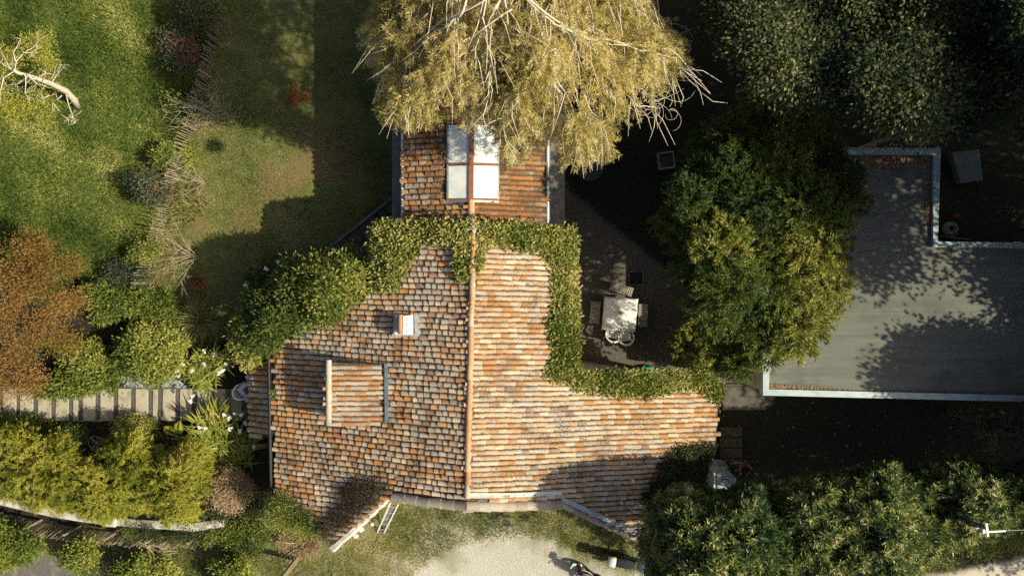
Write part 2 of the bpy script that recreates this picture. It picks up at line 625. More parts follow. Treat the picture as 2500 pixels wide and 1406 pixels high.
M['step_wood'] = plain('dark_step_wood', (.09, .08, .06), (.05, .045, .035), 8, .9, bmp=.3)
M['pad'] = plain('worn_concrete', (.13, .125, .105), (.07, .066, .055), 3, .95, bmp=.3)
M['dark_metal'] = plain('dark_metal', (.02, .022, .024), (.035, .035, .035), 8, .5, .4)
M['steel'] = plain('steel', (.45, .46, .46), (.3, .31, .32), 10, .35, .9)
M['black'] = plain('black_rubber', (.012, .012, .012), (.02, .02, .02), 20, .6)
M['wood'] = plain('grey_wood', (.34, .32, .27), (.20, .185, .15), 9, .85, bmp=.3)
M['paling'] = plain('bleached_paling', (.42, .37, .28), (.26, .22, .16), 12, .9)
M['old_white'] = plain('stained_white_wall', (.50, .49, .43), (.20, .20, .16), 2.5, .9, bmp=.3, lo=.42, hi=.62)
M['old_wire'] = plain('rusty_fence_wire', (.12, .09, .07), (.08, .06, .05), 12, .9)
M['post'] = plain('post_wood', (.36, .29, .19), (.25, .19, .12), 7, .9, bmp=.3)
M['bark'] = plain('grey_bark', (.12, .10, .075), (.07, .055, .04), 10, .95, bmp=.5)
M['pale_bark'] = plain('pale_bark', (.66, .60, .47), (.50, .44, .33), 10, .9, bmp=.4)
M['twig'] = plain('bleached_twig', (.44, .38, .28), (.28, .23, .16), 14, .9)
M['white_plastic'] = plain('white_plastic', (.80, .80, .76), (.70, .70, .66), 12, .4, spec=.5)
M['skin'] = plain('skin', (.40, .23, .15), (.34, .19, .12), 12, .55)

# ------------------------------------------------------------------ tiled roofs
CAM = Vector((0, 0, H))


class Slope:
    """roof plane through ridge point A with level ridge direction r, falling towards dh with gradient g"""
    def __init__(s, A, B, side, g):
        s.A = Vector(A)
        r = Vector(B) - Vector(A); r.z = 0; s.len = r.length
        s.r = r.normalized()
        dh = Vector((s.r.y, -s.r.x, 0)) * side
        s.d = Vector((dh.x, dh.y, -g)).normalized()
        s.n = s.d.cross(s.r)
        if s.n.z < 0: s.n = -s.n

    def hit(s, px, py):
        ray = Vector(((px - 1250) / F, -(py - 703) / F, -1))
        t = (s.A - CAM).dot(s.n) / ray.dot(s.n)
        return CAM + ray * t

    def uv(s, P):
        q = P - s.A
        return (q.dot(s.r), q.dot(s.d))

    def pt(s, u, v, off=0.0):
        return s.A + s.r * u + s.d * v + s.n * off


ARC = np.radians(np.linspace(-82, 82, 7))
_ids = []
for _b in (0, 14):
    for _k in range(6):
        _ids.append((_b + _k, _b + _k + 1, _b + 8 + _k, _b + 7 + _k))


def tile_rows(sl, poly_uv, pitch, expo, rng, R=None, wob=.012, holes=()):
    """vertex array of barrel tiles laid in rows down the slope inside poly_uv"""
    A = np.array(poly_uv)
    R = R or pitch * .455
    us = np.arange(A[:, 0].min() - pitch, A[:, 0].max() + pitch, pitch)
    o, r, d, n = (np.array(x) for x in (sl.A, sl.r, sl.d, sl.n))
    U, V, L, J = [], [], [], []
    for u in us:
        v = A[:, 1].min() - rng.random() * expo
        while v < A[:, 1].max() + expo:
            e = expo * rng.uniform(.72, 1.3)
            U.append(u); V.append(v); L.append(e)
            v += e
    U, V, L = np.array(U), np.array(V), np.array(L)
    cen = np.column_stack([U, V + L * .5])
    keep = pip(cen, poly_uv)
    for h in holes: keep &= ~pip(cen, h)
    U, V, L = U[keep], V[keep], L[keep]
    N = len(U)
    U = U + wob * noise2(np.column_stack([U * .8, V * 1.3])) + rng.normal(0, .005, N)
    ht = .012 * noise2(np.column_stack([U, V]) * .9, .4) + rng.normal(0, .006, N)
    rot = rng.normal(0, .035, N)
    scl = rng.uniform(.92, 1.06, N)
    out = np.empty((N, 28, 3))
    for ring, (vv, rad, off) in enumerate(((-.25, .78, .0), (1.0, 1.0, .032), (1.0, 1.0, .032), (.985, .80, .02))):
        vs = V + L * vv * (1 if ring == 0 else 1)
        for k, a in enumerate(ARC):
            s = math.sin(a) * R * rad * scl
            hgt = (math.cos(a) * .92 - math.cos(ARC[0]) * .92) * R * rad * scl + off + ht
            uu = U + s + rot * (vs - V - L * .5)
            out[:, ring * 7 + k] = o + uu[:, None] * r + vs[:, None] * d + hgt[:, None] * n
    return out


def roof_part(sl, pix, parent, mat, pitch, expo, seed, holes=(), label=None, uvpoly=None, under=.13):
    rng = np.random.default_rng(seed)
    poly = uvpoly or [sl.uv(sl.hit(*p)) for p in pix]
    V = tile_rows(sl, poly, pitch, expo, rng, holes=holes)
    N = len(V)
    ce = V.mean(axis=1)
    zone = .5 + .5 * noise2(ce[:, :2] * .9, seed)
    rr_ = np.clip(.68 * rng.random(N) + .32 * zone + rng.normal(0, .04, N), 0, .999)
    o = grid_mesh('roof_slope', V, _ids, rr_, np.clip(.6 * rng.random(N) + .4 * zone, 0, 1), mat, parent)
    if label: o['label'] = label
    b = MB()
    top = [sl.pt(u, v, .012) for u, v in poly]; bot = [sl.pt(u, v, -under) for u, v in poly]
    k = len(poly)
    b.add(top + bot, [tuple(range(k)), tuple(range(2 * k - 1, k - 1, -1))] + [(i, k + i, k + (i + 1) % k, (i + 1) % k) for i in range(k)])
    b.build('roof_board', M['mortar'], o)
    return o


def barrel_run(path, R, step, rng, name, mat, parent, over=.05, lift=.02, side_up=None):
    """half-barrel cap tiles laid end to end along a 3D path"""
    P = [Vector(p) for p in path]
    seg = []
    for a, b in zip(P[:-1], P[1:]):
        n = max(1, round((b - a).length / step))
        for i in range(n):
            seg.append((a.lerp(b, i / n), a.lerp(b, (i + 1) / n)))
    out = np.empty((len(seg), 28, 3))
    for i, (a, b) in enumerate(seg):
        t = (b - a).normalized()
        s = t.cross(Vector((0, 0, 1))).normalized(); n = s.cross(t)
        j = rng.normal(0, .006, 3)
        for ring, (p, rad, off) in enumerate(((a - t * over, .86, 0), (b, 1, lift), (b, 1, lift), (b - t * .01, .84, lift * .6))):
            for k, an in enumerate(ARC):
                q = p + s * (math.sin(an) * R * rad + j[0]) + n * ((math.cos(an) - math.cos(ARC[0])) * R * rad + off + j[1])
                out[i, ring * 7 + k] = q
    N = len(seg)
    return grid_mesh(name, out, _ids, rng.random(N), rng.random(N), mat, parent)


def strip(path, off0, off1, z0, z1, thick=.03):
    """sheet along a 3D path between two sideways offsets"""
    P = [Vector(p) for p in path]; b = MB()
    A, B = [], []
    for i, p in enumerate(P):
        t = (P[min(i + 1, len(P) - 1)] - P[max(0, i - 1)]); t.z = 0; t.normalize()
        s = Vector((-t.y, t.x, 0))
        A.append(p + s * off0 + Vector((0, 0, z0))); B.append(p + s * off1 + Vector((0, 0, z1)))
    k = len(P); dn = Vector((0, 0, -thick))
    vs = A + B + [a + dn for a in A] + [q + dn for q in B]
    fs = []
    for i in range(k - 1):
        fs += [(i, i + 1, k + i + 1, k + i), (2 * k + i, 3 * k + i, 3 * k + i + 1, 2 * k + i + 1),
               (i, 2 * k + i, 2 * k + i + 1, i + 1), (k + i, k + i + 1, 3 * k + i + 1, 3 * k + i)]
    fs += [(0, k, 3 * k, 2 * k), (k - 1, 3 * k - 1, 4 * k - 1, 2 * k - 1)]
    return b.add(vs, fs)


# ---------------- main house
ZR, G, GW = 5.65, .30, .42
RA, RB = W(1157, 540, ZR), W(1140, 1214, ZR)
SW_ = Slope(RA, RB, 1, GW)
if SW_.d.x > 0: SW_ = Slope(RA, RB, -1, GW)
SE_ = Slope(RA, RB, -1, G)
if SE_.d.x < 0: SE_ = Slope(RA, RB, 1, G)

house = empty('tiled_house', (0, -1.5, 0))
house.location = (0, 0, 0)
tag(house, 'old farmhouse with weathered clay tile roof, dormer and chimney', 'house')
west_px = [(1157, 545), (915, 548), (908, 700), (748, 792), (668, 850), (674, 1212), (760, 1266), (812, 1330), (962, 1196), (1142, 1222)]
east_px = [(1157, 545), (1395, 560), (1404, 700), (1408, 908), (1755, 952), (1747, 1090), (1728, 1135), (1722, 1195), (1548, 1312), (1370, 1216), (1142, 1222)]
dorm_px = [(798, 884), (940, 888), (942, 1036), (800, 1036)]
dorm_hole = [SW_.uv(SW_.hit(*p)) for p in [(808, 892), (930, 894), (930, 1028), (810, 1028)]]
chim_hole = [SW_.uv(SW_.hit(*p)) for p in [(958, 768), (1016, 768), (1018, 816), (958, 816)]]
roof_part(SW_, west_px, house, M['tile_w'], .178, .272, 11, holes=[dorm_hole, chim_hole], label='grey lichened roof slope facing the lawn')
roof_part(SE_, east_px, house, M['tile_e'], .163, .30, 12, label='sunny cream and orange roof slope')
rg = np.random.default_rng(3)
barrel_run([RA + Vector((0, 0, .03)), RB + Vector((0, 0, .03))], .105, .40, rg, 'ridge_cap', M['cap'], house)

outl = west_px[1:] + east_px[1:-1][::-1]
wb_ = MB()
pts = []
for p in outl:
    s = SW_ if p[0] < 1148 else SE_
    q = s.hit(*p)
    c = Vector((-1.3, -2.4, 0))
    v = Vector((q.x - c.x, q.y - c.y, 0)); ins = .22 if p not in ((1142, 1222), (1370, 1216), (962, 1196)) else .12
    v = v * (1 - ins / v.length)
    pts.append((c.x + v.x, c.y + v.y, q.z - .17))
k = len(pts)
wb_.add([(x, y, 0) for x, y, z in pts] + pts, [(i, (i + 1) % k, k + (i + 1) % k, k + i) for i in range(k)])
wb_.build('wall', M['render'], house)

# black gutter down the west eave
gp = [SW_.hit(667, 866) + Vector((-.15, 0, .0)), SW_.hit(673, 1205) + Vector((-.15, 0, .0))]
g_ = MB(); g_.tube(gp, .065, .065, 8); g_.build('gutter', M['dark_metal'], house)

# raked gable parapet with clay coping, zinc behind it
gab = [(962, 1205), (1050, 1219), (1141, 1228), (1255, 1228), (1370, 1223)]
gpt = [(SW_ if x < 1141 else SE_).hit(x, y) for x, y in gab]
barrel_run([p + Vector((0, -.10, .0)) for p in gpt], .165, .42, rg, 'coping', M['coping'], house)
strip([p + Vector((0, .06, .02)) for p in gpt[:3]], .22, -.04, .05, -.03).build('gutter', M['dark_metal'], house)
strip([p + Vector((0, .06, .02)) for p in gpt[2:]], .30, .10, .12, .0).build('gable_flashing', M['zinc_sunlit'], house)
strip([p + Vector((0, .06, .0)) for p in gpt[2:]], .10, -.05, .0, -.05).build('gutter', M['zinc'], house)
b = MB()
for a, q in zip(gpt[:-1], gpt[1:]):
    a2, q2 = a + Vector((0, -.10, -.01)), q + Vector((0, -.10, -.01))
    t = (q2 - a2); t.z = 0; t.normalize(); s = Vector((-t.y, t.x, 0)) * .13
    b.add([a2 - s, q2 - s, q2 + s, a2 + s] + [Vector((x.x, x.y, 0)) for x in (a2 - s, q2 - s, q2 + s, a2 + s)],
          [(0, 1, 2, 3), (0, 4, 5, 1), (1, 5, 6, 2), (2, 6, 7, 3), (3, 7, 4, 0)])
b.build('gable_wall', M['render'], house)

# flared wing walls either side of the front
def wing(pa, pb, za, zb, w, mat, name, lab):
    A, B = W(*pa, za), W(*pb, zb)
    t = (B - A); t.z = 0; t.normalize(); s = Vector((-t.y, t.x, 0))
    b = MB(); n = 14; rr = random.Random(4)
    vs, fs = [], []
    for i in range(n + 1):
        p = A.lerp(B, i / n)
        j = [rr.uniform(-.025, .025) for _ in range(4)]
        a1 = p + s * (w + j[0]); a2 = p - s * (w + j[1])
        vs += [Vector((a1.x, a1.y, 0)), a1 + Vector((0, 0, -.05)), p + s * w * .5 + Vector((0, 0, .05 + j[2])), p - s * w * .5 + Vector((0, 0, .05 + j[3])), a2 + Vector((0, 0, -.05)), Vector((a2.x, a2.y, 0))]
    for i in range(n):
        for k in range(5):
            fs.append((i * 6 + k, i * 6 + k + 1, i * 6 + 7 + k, i * 6 + 6 + k))
    fs += [(0, 1, 2, 3, 4, 5), tuple(n * 6 + k for k in (5, 4, 3, 2, 1, 0))]
    o = b.add(vs, fs).build(name, mat, house)
    o['label'] = lab
    return A, B


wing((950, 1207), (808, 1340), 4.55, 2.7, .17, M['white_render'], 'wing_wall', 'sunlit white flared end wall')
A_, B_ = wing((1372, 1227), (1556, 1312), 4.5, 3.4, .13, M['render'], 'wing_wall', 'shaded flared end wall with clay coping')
barrel_run([A_ + Vector((0, 0, .06)), B_ + Vector((0, 0, .06))], .15, .42, rg, 'coping', M['coping'], house)
pth = [(1370, 1216), (1460, 1258), (1552, 1300)]
strip([SE_.hit(*p) + Vector((0, 0, .05)) for p in pth], .09, -.07, .03, 0).build('flashing', M['zinc'], house)
# little outlet stones on the coping
b = MB(); q = gpt[2]
b.bbox(q + Vector((.06, -.22, -.1)), (.2, .16, .16)); b.bbox(q + Vector((-.1, -.26, -.16)), (.14, .16, .14)); b.bbox(q + Vector((.16, -.12, .0)), (.22, .2, .1))
b.build('outlet_block', M['coping'], house)

# ---------------- dormer: faces the lawn, its own roof falls back to the main ridge side
zt = 4.60
dA, dB = W(803, 882, zt), W(803, 1038, zt)
SD = Slope(dA, dB, 1, .05)
if SD.d.x < 0: SD = Slope(dA, dB, -1, .05)
dr = roof_part(SD, [(803, 884), (940, 890), (941, 1036), (803, 1036)], house, M['tile_d'], .165, .30, 21, label='pale tiled roof of the dormer', under=.08)
dr.name = 'dormer'
barrel_run([dA + Vector((0, 0, .02)), dB + Vector((0, 0, .02))], .105, .42, rg, 'ridge_cap', M['tile_d'], dr)
fl = [SD.hit(940, 886) + Vector((.05, 0, .11)), SD.hit(941, 1030) + Vector((.05, 0, .11))]
b = strip(fl, -.05, .07, .02, .04, .03)
b.build('flashing', M['zinc'], dr)
b = MB()
c4 = [SD.hit(*p) for p in [(806, 888), (938, 893), (938, 1032), (806, 1032)]]
top = [p + Vector((0, 0, -.09)) for p in c4]
b.add([Vector((p.x, p.y, 3.2)) for p in top] + top, [(i, (i + 1) % 4, 4 + (i + 1) % 4, 4 + i) for i in range(4)])
b.build('dormer_wall', M['zinc'], dr)
x0 = top[0].x - .015; ym = (top[0].y + top[3].y) / 2
b = MB(); b.box((x0, ym, 4.22), (.06, 1.3, .4)); b.build('dormer_window', M['dark_metal'], dr)

# ---------------- chimney
cz = SW_.hit(988, 792).z
cc = SW_.hit(988, 792)
x0, y0 = cc.x, cc.y
b = MB(); b.bbox((x0 - .02, y0, cz - .2), (.62, .62, .8), 0, .02)
ch = b.build('chimney', M['white_render'], house)
zt = cz + .2
b = MB(); b.add([(x0 + .02, y0 - .28, zt + .26), (x0 + .02, y0 + .28, zt + .26), (x0 + .31, y0 + .31, zt + .0), (x0 + .31, y0 - .31, zt + .0), (x0 + .02, y0 - .28, zt + .2), (x0 + .02, y0 + .28, zt + .2), (x0 + .31, y0 + .31, zt - .0), (x0 + .31, y0 - .31, zt - .0)],
                [(0, 3, 2, 1), (4, 5, 6, 7), (0, 1, 5, 4), (0, 4, 7, 3), (1, 2, 6, 5)])
b.build('chimney_cowl', M['white_plastic'], ch)
barrel_run([(x0 - .08, y0 + .27, zt + .20), (x0 - .08, y0 - .27, zt + .20)], .085, .56, rg, 'chimney_cap', M['cap'], ch)
for yy in (-.2, .0, .2):
    b = MB(); b.cur = .4 + yy; b.bbox((x0 + .02, y0 + yy, zt + .13), (.24, .13, .12), 0, .01); b.build('vent_brick', M['cap'], ch)
b = MB(); b.box((x0 - .30, y0, zt - .02), (.05, .62, .10)); b.build('flashing', M['zinc'], ch)
b = MB(); q = [SW_.hit(*p) for p in [(1012, 764), (1022, 764), (1024, 820), (958, 820), (958, 814), (1014, 814)]]
k = 6; b.add([p + Vector((0, 0, .11)) for p in q] + [p + Vector((0, 0, .0)) for p in q], [tuple(range(k))] + [(i, k + i, k + (i + 1) % k, (i + 1) % k) for i in range(k)])
b.build('flashing', M['zinc_sunlit'], ch)

# ---------------- porch roof on the lawn side
SP = Slope(W(668, 880, 2.4), W(674, 1066, 2.4), 1, .7)
if SP.d.x > 0: SP = Slope(W(668, 880, 2.4), W(674, 1066, 2.4), -1, .7)
po = roof_part(SP, [(668, 880), (606, 884), (610, 1066), (673, 1066)], house, M['tile_p'], .21, .25, 31, label='small steep tiled porch roof', under=.1)
po.name = 'porch_roof'
for yy in (895, 1055):
    b = MB(); p = SP.hit(618, yy); b.tube([(p.x, p.y, 0), (p.x, p.y, p.z - .1)], .06, .06, 8); b.build('porch_post', M['wood'], po)

# ------------------------------------------------------------------ tiled annex with skylight
annex = empty('tiled_annex')
tag(annex, 'narrow tiled annex with a glazed skylight under the yellow tree', 'annex')
ZA, GA = 4.15, .28
NA, NB = W(1152, -60, ZA), W(1150, 545, ZA)
SNW = Slope(NA, NB, 1, GA)
if SNW.d.x > 0: SNW = Slope(NA, NB, -1, GA)
SNE = Slope(NA, NB, -1, GA)
if SNE.d.x < 0: SNE = Slope(NA, NB, 1, GA)
hole_w = [SNW.uv(SNW.hit(*p)) for p in [(1152, 298), (1086, 298), (1078, 492), (1150, 492)]]
hole_e = [SNE.uv(SNE.hit(*p)) for p in [(1152, 298), (1222, 298), (1226, 492), (1150, 492)]]
roof_part(SNW, [(1152, -60), (990, -60), (986, 540), (1150, 540)], annex, M['tile_n'], .185, .28, 41, holes=[hole_w], label='rust tiled slope facing the lawn')
roof_part(SNE, [(1152, -60), (1330, -60), (1332, 548), (1150, 540)], annex, M['tile_n'], .170, .33, 42, holes=[hole_e], label='rust tiled slope facing the courtyard')
barrel_run([W(1150, 488, ZA + .03), NB + Vector((0, 0, .03))], .125, .40, rg, 'ridge_cap', M['cap'], annex)
barrel_run([NA + Vector((0, 0, .03)), W(1152, 296, ZA + .03)], .125, .40, rg, 'ridge_cap', M['cap'], annex)
b = MB()
wp = [SNW.hit(992, -50), SNW.hit(992, 540), SNE.hit(1328, 545), SNE.hit(1328, -50)]
b.add([(p.x, p.y, 0) for p in wp] + [(p.x, p.y, p.z - .15) for p in wp], [(i, (i + 1) % 4, 4 + (i + 1) % 4, 4 + i) for i in range(4)])
b.build('wall', M['render'], annex)
# flat concrete side ledges and zinc gutters
for (xa, xb, lab) in ((958, 984, 'narrow grey flat ledge'), (1340, 1381, 'wide grey flat ledge')):
    z = 2.75
    o4 = [W(xa, -60, z), W(xb, -60, z), W(xb - 2, 560, z), W(xa - 1, 560, z)]
    b = MB(); b.prism([(p.x, p.y) for p in o4], 0, z)
    o = b.build('ledge', M['concrete'], annex); o['label'] = lab
for s, x, dx in ((SNW, 986, -.05), (SNE, 1333, .06)):
    p0, p1 = s.hit(x, -60) + Vector((dx, 0, -.04)), s.hit(x, 545) + Vector((dx, 0, -.04))
    b = MB(); b.tube([p0, p1], .055, .055, 8); b.build('gutter', M['zinc_sunlit'], annex)
# skylight astride the ridge
def pane_mat():
    m, nt, p, out = _nt('clouded_skylight_glass')
    n = noise_node(nt, 2.5, 4); n2 = noise_node(nt, 20, 4)
    c = mixc(nt, smooth(nt, n, .35, .65), (.84, .88, .84), (.64, .77, .78))
    c = mixc(nt, smooth(nt, n2, .62, .75), c, (.35, .42, .40))
    nt.links.new(c, p.inputs['Base Color'])
    p.inputs['Roughness'].default_value = .3
    p.inputs['Specular IOR Level'].default_value = .4
    return m


M['pane'] = pane_mat()
M['redwood'] = plain('red_brown_paint', (.30, .12, .06), (.22, .09, .05), 9, .6)
b = MB()
LF = .10
sk = None
rows_y = [(306, 398), (405, 484)]
frames = MB()
def bar(p, q, w, h, mb):
    t = (q - p); L = t.length; t.normalize()
    s = t.cross(Vector((0, 0, 1))).normalized(); n = s.cross(t)
    R = Matrix((s, t, n)).transposed()
    mb.box((p + q) / 2, (w, L, h), M=R)
for s, xe in ((SNW, 1094), (SNE, 1216)):
    up = s.n * LF
    bar(s.hit(1152, 299) + up, s.hit(1150.5, 488) + up, .10, .06, frames)
    for y in (301, 401, 487):
        bar(s.hit(1151, y) + up, s.hit(xe, y + (3 if xe > 1150 else 1)) + up, .07 if y < 480 else .05, .05, frames)
sk = frames.build('skylight', M['redwood'], annex)
sk['label'] = 'clouded skylight with red brown glazing bars'
for s, xe in ((SNW, 1094), (SNE, 1216)):
    for ya, yb in rows_y:
        xa = 1150
        q = [s.hit(*p) + s.n * (LF - .012) for p in [(1151, ya), (xe, ya + 2), (xe - (2 if xe < 1150 else -1), yb + 2), (1151, yb)]]
        b = MB(); b.add(q + [p - s.n * .02 for p in q], [(0, 1, 2, 3), (7, 6, 5, 4), (0, 4, 5, 1), (1, 5, 6, 2), (2, 6, 7, 3), (3, 7, 4, 0)])
        b.build('pane', M['pane'], sk)
    b = MB()
    q0, q1 = s.hit(xe, 299), s.hit(xe, 492)
    bar(q0 + s.n * .02, q1 + s.n * .02, .06, .16, b)
    bar(s.hit(1151, 491) + s.n * .02, s.hit(xe, 493) + s.n * .02, .07, .14, b)
    b.build('curb', M['zinc'] if xe < 1150 else M['zinc_sunlit'], sk)  # west curb in plain zinc, sunward curb in the tone painted as sunlit

# ------------------------------------------------------------------ flat roofed building
ZF = 3.5
flat = empty('flat_roof_building')
tag(flat, 'modern building with a grey felt flat roof and pale metal edging', 'building')
def felt_mat():
    m, nt, p, out = _nt('grey_roofing_felt')
    g = nt.nodes.new('ShaderNodeNewGeometry')
    sx = nt.nodes.new('ShaderNodeSeparateXYZ'); nt.links.new(g.outputs['Position'], sx.inputs[0])
    st = nt.nodes.new('ShaderNodeMapping'); nt.links.new(g.outputs['Position'], st.inputs[0]); st.inputs['Scale'].default_value = (.25, 3.2, 1)
    streak = noise_node(nt, 1.6, 5, .6, st.outputs[0])
    mid = noise_node(nt, .8, 5, .6); fine = noise_node(nt, 30, 4, .7)
    c = mixc(nt, smooth(nt, streak, .3, .7), (.122, .138, .120), (.165, .178, .150))
    c = mixc(nt, smooth(nt, mid, .5, .75), c, (.095, .108, .096))
    c = mixc(nt, smooth(nt, fine, .55, .75), c, mixc(nt, 1.0, c, (1.3, 1.3, 1.25), 'MULTIPLY'))
    md = nt.nodes.new('ShaderNodeMath'); md.operation = 'PINGPONG'; nt.links.new(sx.outputs[1], md.inputs[0]); md.inputs[1].default_value = .40
    ln = nt.nodes.new('ShaderNodeMath'); ln.operation = 'LESS_THAN'; nt.links.new(md.outputs[0], ln.inputs[0]); ln.inputs[1].default_value = .012
    c = mixc(nt, ln.outputs[0], c, mixc(nt, .3, c, (.07, .075, .07)))
    nt.links.new(c, p.inputs['Base Color']); p.inputs['Roughness'].default_value = .8
    p.inputs['Specular IOR Level'].default_value = .25
    bump(nt, p, fine, .3, .01)
    return m


M['felt'] = felt_mat()
M['edging'] = plain('pale_blue_metal_edging', (.36, .46, .46), (.28, .37, .38), 3, .5, .1, spec=.4)
fpx = [(1905, 359), (2297, 362), (2290, 590), (2900, 597), (2900, 990), (1863, 965), (1862, 640), (1905, 640)]
fw = [W(x, y, ZF + .12) for x, y in fpx]
fin = [(1915, 376), (2279, 378), (2278, 603), (2900, 612), (2900, 975), (1878, 950), (1880, 650), (1915, 650)]
fiw = [W(x, y, ZF + .12) for x, y in fin]
b = MB(); b.prism([(p.x, p.y) for p in fiw], ZF - .3, ZF); b.build('roof_deck', M['felt'], flat)
b = MB(); k = len(fw)
vs = [p for p in fw] + [p for p in fiw] + [p - Vector((0, 0, .35)) for p in fw] + [p - Vector((0, 0, .35)) for p in fiw]
fs = []
for i in range(k):
    j = (i + 1) % k
    fs += [(i, j, k + j, k + i), (i, 2 * k + i, 2 * k + j, j), (k + i, k + j, 3 * k + j, 3 * k + i), (2 * k + i, 3 * k + i, 3 * k + j, 2 * k + j)]
b.add(vs, fs); b.build('roof_edging', M['edging'], flat)
b = MB(); cx = sum(p.x for p in fw) / k; wl = []
ins = {0: (.1, -.1), 1: (-.1, -.1), 2: (-.1, -.1), 3: (0, -.1), 4: (0, .1), 5: (.1, .1), 6: (.1, -.1), 7: (.1, -.1)}
wl = [(p.x + ins[i][0], p.y + ins[i][1]) for i, p in enumerate(fw)]
b.add([(x, y, 0) for x, y in wl] + [(x, y, ZF - .24) for x, y in wl], [(i, (i + 1) % k, k + (i + 1) % k, k + i) for i in range(k)])
b.build('wall', M['render'], flat)
for (xa, xb, ya, yb) in ((1861, 1881, 836, 905), (2476, 2494, 590, 602)):
    b = MB(); p = W((xa + xb) / 2, (ya + yb) / 2, ZF + .145); e = W(xb, yb, ZF + .145) - W(xa, ya, ZF + .145)
    b.box((p.x, p.y, ZF + .135), (abs(e.x), abs(e.y), .04)); b.build('edging_cover', M['edging'], flat)
# ------------------------------------------------------------------ foliage materials
FM = {}
FM['yellow'] = foliage_mat('yellow_feathery_leaves', [(0, (.20, .19, .075)), (.3, (.48, .42, .15)), (.65, (.70, .595, .235)), (.9, (.76, .68, .40)), (1, (.80, .76, .58))], .38, .7, .15)
FM['olive'] = foliage_mat('olive_grey_leaves', ramp3((.06, .075, .02), (.20, .20, .08), (.52, .52, .36)), .3, .6, .2)
FM['bamboo'] = foliage_mat('narrow_green_leaves', [(0, (.03, .066, .024)), (.4, (.085, .14, .032)), (.8, (.23, .255, .042)), (1, (.44, .44, .12))], .35, .5, .25)
FM['oak'] = foliage_mat('dark_oak_leaves', [(0, (.026, .045, .022)), (.5, (.07, .095, .04)), (.85, (.19, .20, .085)), (1, (.32, .31, .13))], .2, .75, .12)
FM['rust'] = foliage_mat('rust_brown_leaves', [(0, (.09, .085, .02)), (.3, (.24, .165, .04)), (.65, (.29, .16, .052)), (1, (.38, .25, .085))], .3, .7, .15)
FM['golden'] = foliage_mat('golden_green_conifer', [(0, (.10, .14, .02)), (.5, (.34, .36, .05)), (1, (.54, .51, .10))], .35, .6, .2)
FM['ivy'] = foliage_mat('ivy_leaves', [(0, (.07, .105, .02)), (.4, (.19, .23, .045)), (.8, (.40, .40, .11)), (1, (.54, .48, .19))], .25, .5, .3)
FM['laurel'] = foliage_mat('mid_green_leaves', [(0, (.03, .06, .012)), (.5, (.12, .17, .03)), (.9, (.34, .34, .07)), (1, (.46, .43, .13))], .28, .5, .25)
FM['shrub'] = foliage_mat('bright_shrub_leaves', [(0, (.06, .10, .018)), (.5, (.20, .25, .045)), (1, (.42, .42, .10))], .3, .55, .25)
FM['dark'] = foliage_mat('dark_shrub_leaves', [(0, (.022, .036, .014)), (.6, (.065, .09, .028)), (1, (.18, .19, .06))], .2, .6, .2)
FM['oleander'] = foliage_mat('oleander_leaves', [(0, (.03, .062, .024)), (.42, (.075, .13, .04)), (.72, (.22, .27, .075)), (1, (.52, .53, .24))], .22, .4, .35)  # palest ramp colours stand in for sunlit leaf tips
FM['strap'] = foliage_mat('strap_leaves', [(0, (.10, .15, .025)), (.6, (.30, .34, .06)), (1, (.48, .46, .13))], .3, .5, .3)
FM['spiky'] = foliage_mat('spiky_leaves', [(0, (.06, .075, .016)), (.6, (.20, .20, .05)), (1, (.38, .34, .13))], .25, .55, .25)
FM['pale_blade'] = foliage_mat('pale_dry_blades', ramp3((.40, .34, .18), (.55, .48, .28), (.66, .60, .42)), .25)
FM['dry'] = foliage_mat('dry_brown_leaves', [(0, (.14, .10, .055)), (.5, (.34, .25, .14)), (1, (.50, .39, .25))], .2, .8, .1)
FM['deadgrey'] = foliage_mat('withered_grey_creeper', ramp3((.025, .022, .016), (.06, .052, .036), (.13, .11, .075)), .1, .9, .05)
FM['red_tip'] = foliage_mat('red_tipped_leaves', [(0, (.03, .05, .025)), (.6, (.08, .11, .055)), (.93, (.16, .19, .11)), (.95, (.17, .05, .035)), (1, (.22, .07, .05))], .2, .6, .2)
FM['orange'] = foliage_mat('orange_leaves', ramp3((.24, .09, .02), (.42, .17, .035), (.36, .22, .06)), .25)
FM['petal'] = foliage_mat('white_petals', ramp3((.75, .76, .72), (.82, .82, .78), (.85, .85, .82)), .25, .6, tint=(1, 1, 1))
FM['meadow'] = foliage_mat('meadow_grass_blades', [(0, (.045, .085, .016)), (.4, (.115, .175, .034)), (.8, (.25, .29, .062)), (1, (.44, .46, .16))], .3, .6, .2)
FM['lawn'] = foliage_mat('dry_lawn_blades', [(0, (.08, .115, .022)), (.4, (.18, .21, .06)), (.8, (.33, .31, .105)), (1, (.52, .47, .24))], .25, .7, .15)
FM['litter'] = foliage_mat('fallen_leaves', [(0, (.14, .08, .04)), (.5, (.34, .20, .10)), (1, (.52, .40, .27))], .05, .8, .1)
TINY = 1e-6


def plant(name, label, cat, base, group=None):
    o = empty(name, (0, 0, 0))
    o.location = (base[0], base[1], 0)
    return tag(o, label, cat, group)


def put(o, root):
    """keep a mesh built in world coordinates where it is under its root"""
    o.parent = root
    o.matrix_parent_inverse = Matrix.Translation(-Vector(root.location))
    return o


